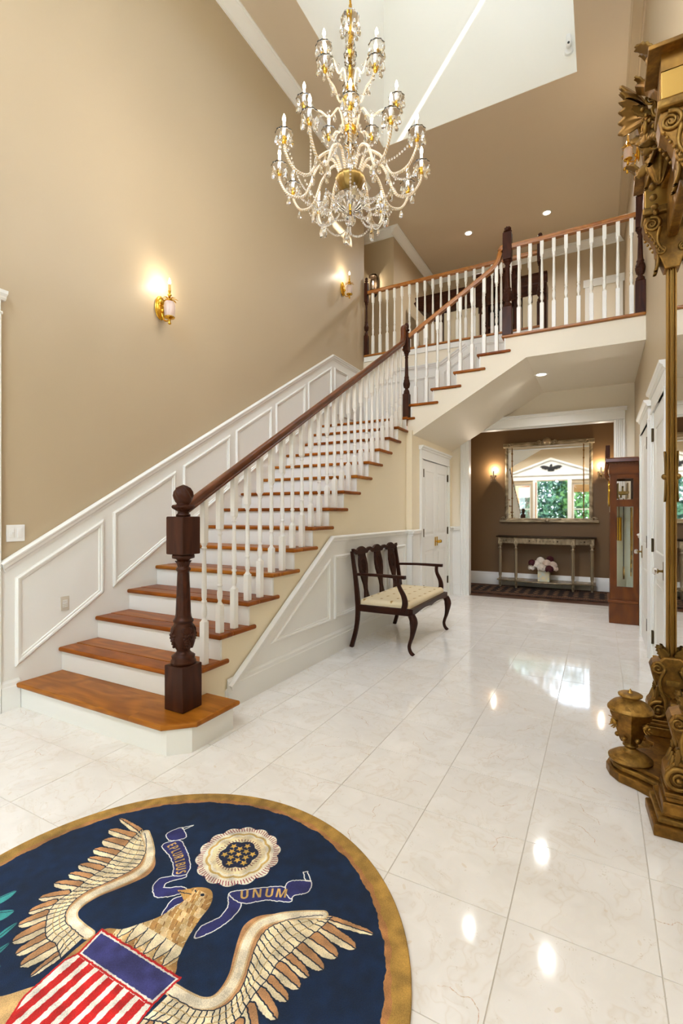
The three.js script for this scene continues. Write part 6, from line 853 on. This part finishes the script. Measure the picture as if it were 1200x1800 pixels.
// ---------------------------------------------------------------- the entrance side, seen in the mirrors
{
  const d = thing('front_door', 'open honey wood front door with a glass light, reflected in the far mirror', 'door', null, V(-2.27, 0, DF + 0.04)); d.rotation.y = -2.5; // swung inwards about its hinge
  const w = 1.12, h = 2.68, f = (a, b, c, e) => rbox(a, b, c, e, -0.022, 0.022, 0.004);
  part(d, 'stile', uvm(f(0.01, 0.17, 0.01, h), 'y', 0.5), M.rail); part(d, 'stile', uvm(f(w - 0.16, w, 0.01, h), 'y', 0.5), M.rail); for (const [a, b] of [[0.01, 0.7], [h - 0.18, h]]) part(d, 'rail', uvm(f(0.17, w - 0.16, a, b), 'x', 0.5), M.rail);
  part(d, 'glass_light', mv(new THREE.PlaneGeometry(w - 0.33, h - 0.88), w / 2 + 0.005, 0.7 + (h - 0.88) / 2, 0), M.pane); part(d, 'shade', box(0.18, w - 0.17, h - 0.6, h - 0.18, -0.012, -0.006), std('#efeadc', 0.8)); part(d, 'knob', ball(0.03, w - 0.08, 1.0, 0.05), M.brass);
  const b = thing('bamboo_blind', 'rolled bamboo blind in the window beside the front door', 'blind'); for (let i = 0; i < 14; i++) part(b, 'slat', mv(cyl(0.011, 0.011, 0.6, 6).rotateZ(Math.PI / 2), -0.615, 2.54 - i * 0.021, -(DF - 0.03)), std('#b88a55', 0.7));
  const e = thing('eagle_plaque', 'black spread eagle plaque on the entrance pediment', 'plaque'), cx = -1.735, y = 3.24, half = [[0, 0.1], [0.03, 0.12], [0.045, 0.09], [0.05, 0.05], [0.14, 0.085], [0.26, 0.115], [0.36, 0.1], [0.42, 0.05], [0.36, 0.03], [0.33, -0.02], [0.26, -0.02], [0.22, -0.06], [0.15, -0.04], [0.11, -0.07], [0.13, -0.12], [0.06, -0.13], [0, -0.13]];
  part(e, 'eagle_body', ext([...half.map(([x, q]) => [cx + x, y + q]), ...half.slice(1, -1).reverse().map(([x, q]) => [cx - x, y + q])], 'xy', DF + 0.022, DF + 0.05, 0.006), M.black); part(e, 'head', mv(ball(0.035, 0, 0, 0), cx + 0.01, y + 0.13, -(DF + 0.045)), M.black);
}
struct('floor_exterior', box(-40, 40, -0.35, -0.14, -60, DF - 0.15), std('#8a9468', 0.9), 'lawn outside the entrance');
struct('floor_bounce_paving', box(-9, 6, -0.14, -0.1, -6.2, DF - 0.15), std('#cbc5ba', 0.8), 'pale paving added outside the entrance to bounce sun up to the ceiling');  // unseen pale paving, added as a reflector for the ceiling
{
  const leafM = ['#2f5a36', '#4d7a33', '#2a4f45', '#7c9a3a'].map((c) => new THREE.MeshPhysicalMaterial({ color: c, roughness: 0.6, transmission: 0.35, thickness: 0 })), lg = new THREE.BufferGeometry(); lg.setAttribute('position', new THREE.Float32BufferAttribute([0, 0, 0, 0.05, 0.1, 0.015, 0, 0.22, 0.03, -0.05, 0.1, 0.015], 3)); lg.setIndex([0, 1, 2, 0, 2, 3]); lg.computeVertexNormals();
  const bark = std('#5b4a3a', 0.9), Q = new THREE.Quaternion(), E = new THREE.Euler(), mat = new THREE.Matrix4();
  [[-3.4, -7.2, 6.5, 2.0, 0, 'dark green tree outside, on the hinge side of the door'], [-1.9, -8.6, 7.5, 2.3, 2, 'blue green tree outside, straight behind the open door'], [-0.4, -7.6, 5.5, 1.7, 1, 'bright green tree outside, behind the right window'], [1.6, -9, 7, 2.3, 3, 'yellow green tree outside, far right'], [-5.8, -9, 8, 2.6, 1, 'bright green tree outside, far left']].forEach(([x, d, h, r, k, label]) => {
    const t = thing('garden_tree', label, 'tree', 'garden trees outside', V(x, -0.15, d)); part(t, 'trunk', taper([new THREE.Vector3(0, 0, 0), new THREE.Vector3(0.08, h * 0.35, 0.05), new THREE.Vector3(-0.05, h * 0.7, 0)], [0.16, 0.12, 0.05], 8, 12), bark);
    const n = 5200, im = new THREE.InstancedMesh(lg, leafM[k], n); im.name = 'foliage'; im.userData.kind = 'stuff'; for (let i = 0; i < n; i++) { const a = rnd() * 6.283, v = rnd(), rad = r * Math.pow(rnd(), 0.33) * (0.55 + 0.45 * Math.sin(v * Math.PI)) * (0.8 + 0.4 * noise(a * 2, v * 6, 12)); E.set(rr(-1, 1), rr(0, 6.28), rr(-1.4, 1.4)); mat.compose(new THREE.Vector3(Math.cos(a) * rad, 0.3 + v * h, Math.sin(a) * rad), Q.setFromEuler(E), new THREE.Vector3(1, 1, 1).multiplyScalar(rr(0.8, 1.6))); im.setMatrixAt(i, mat); } t.add(im);
  });
}
scene.traverse((o) => { if (o.isMesh) { o.castShadow = true; o.receiveShadow = true; } });
renderer.render(scene, camera);
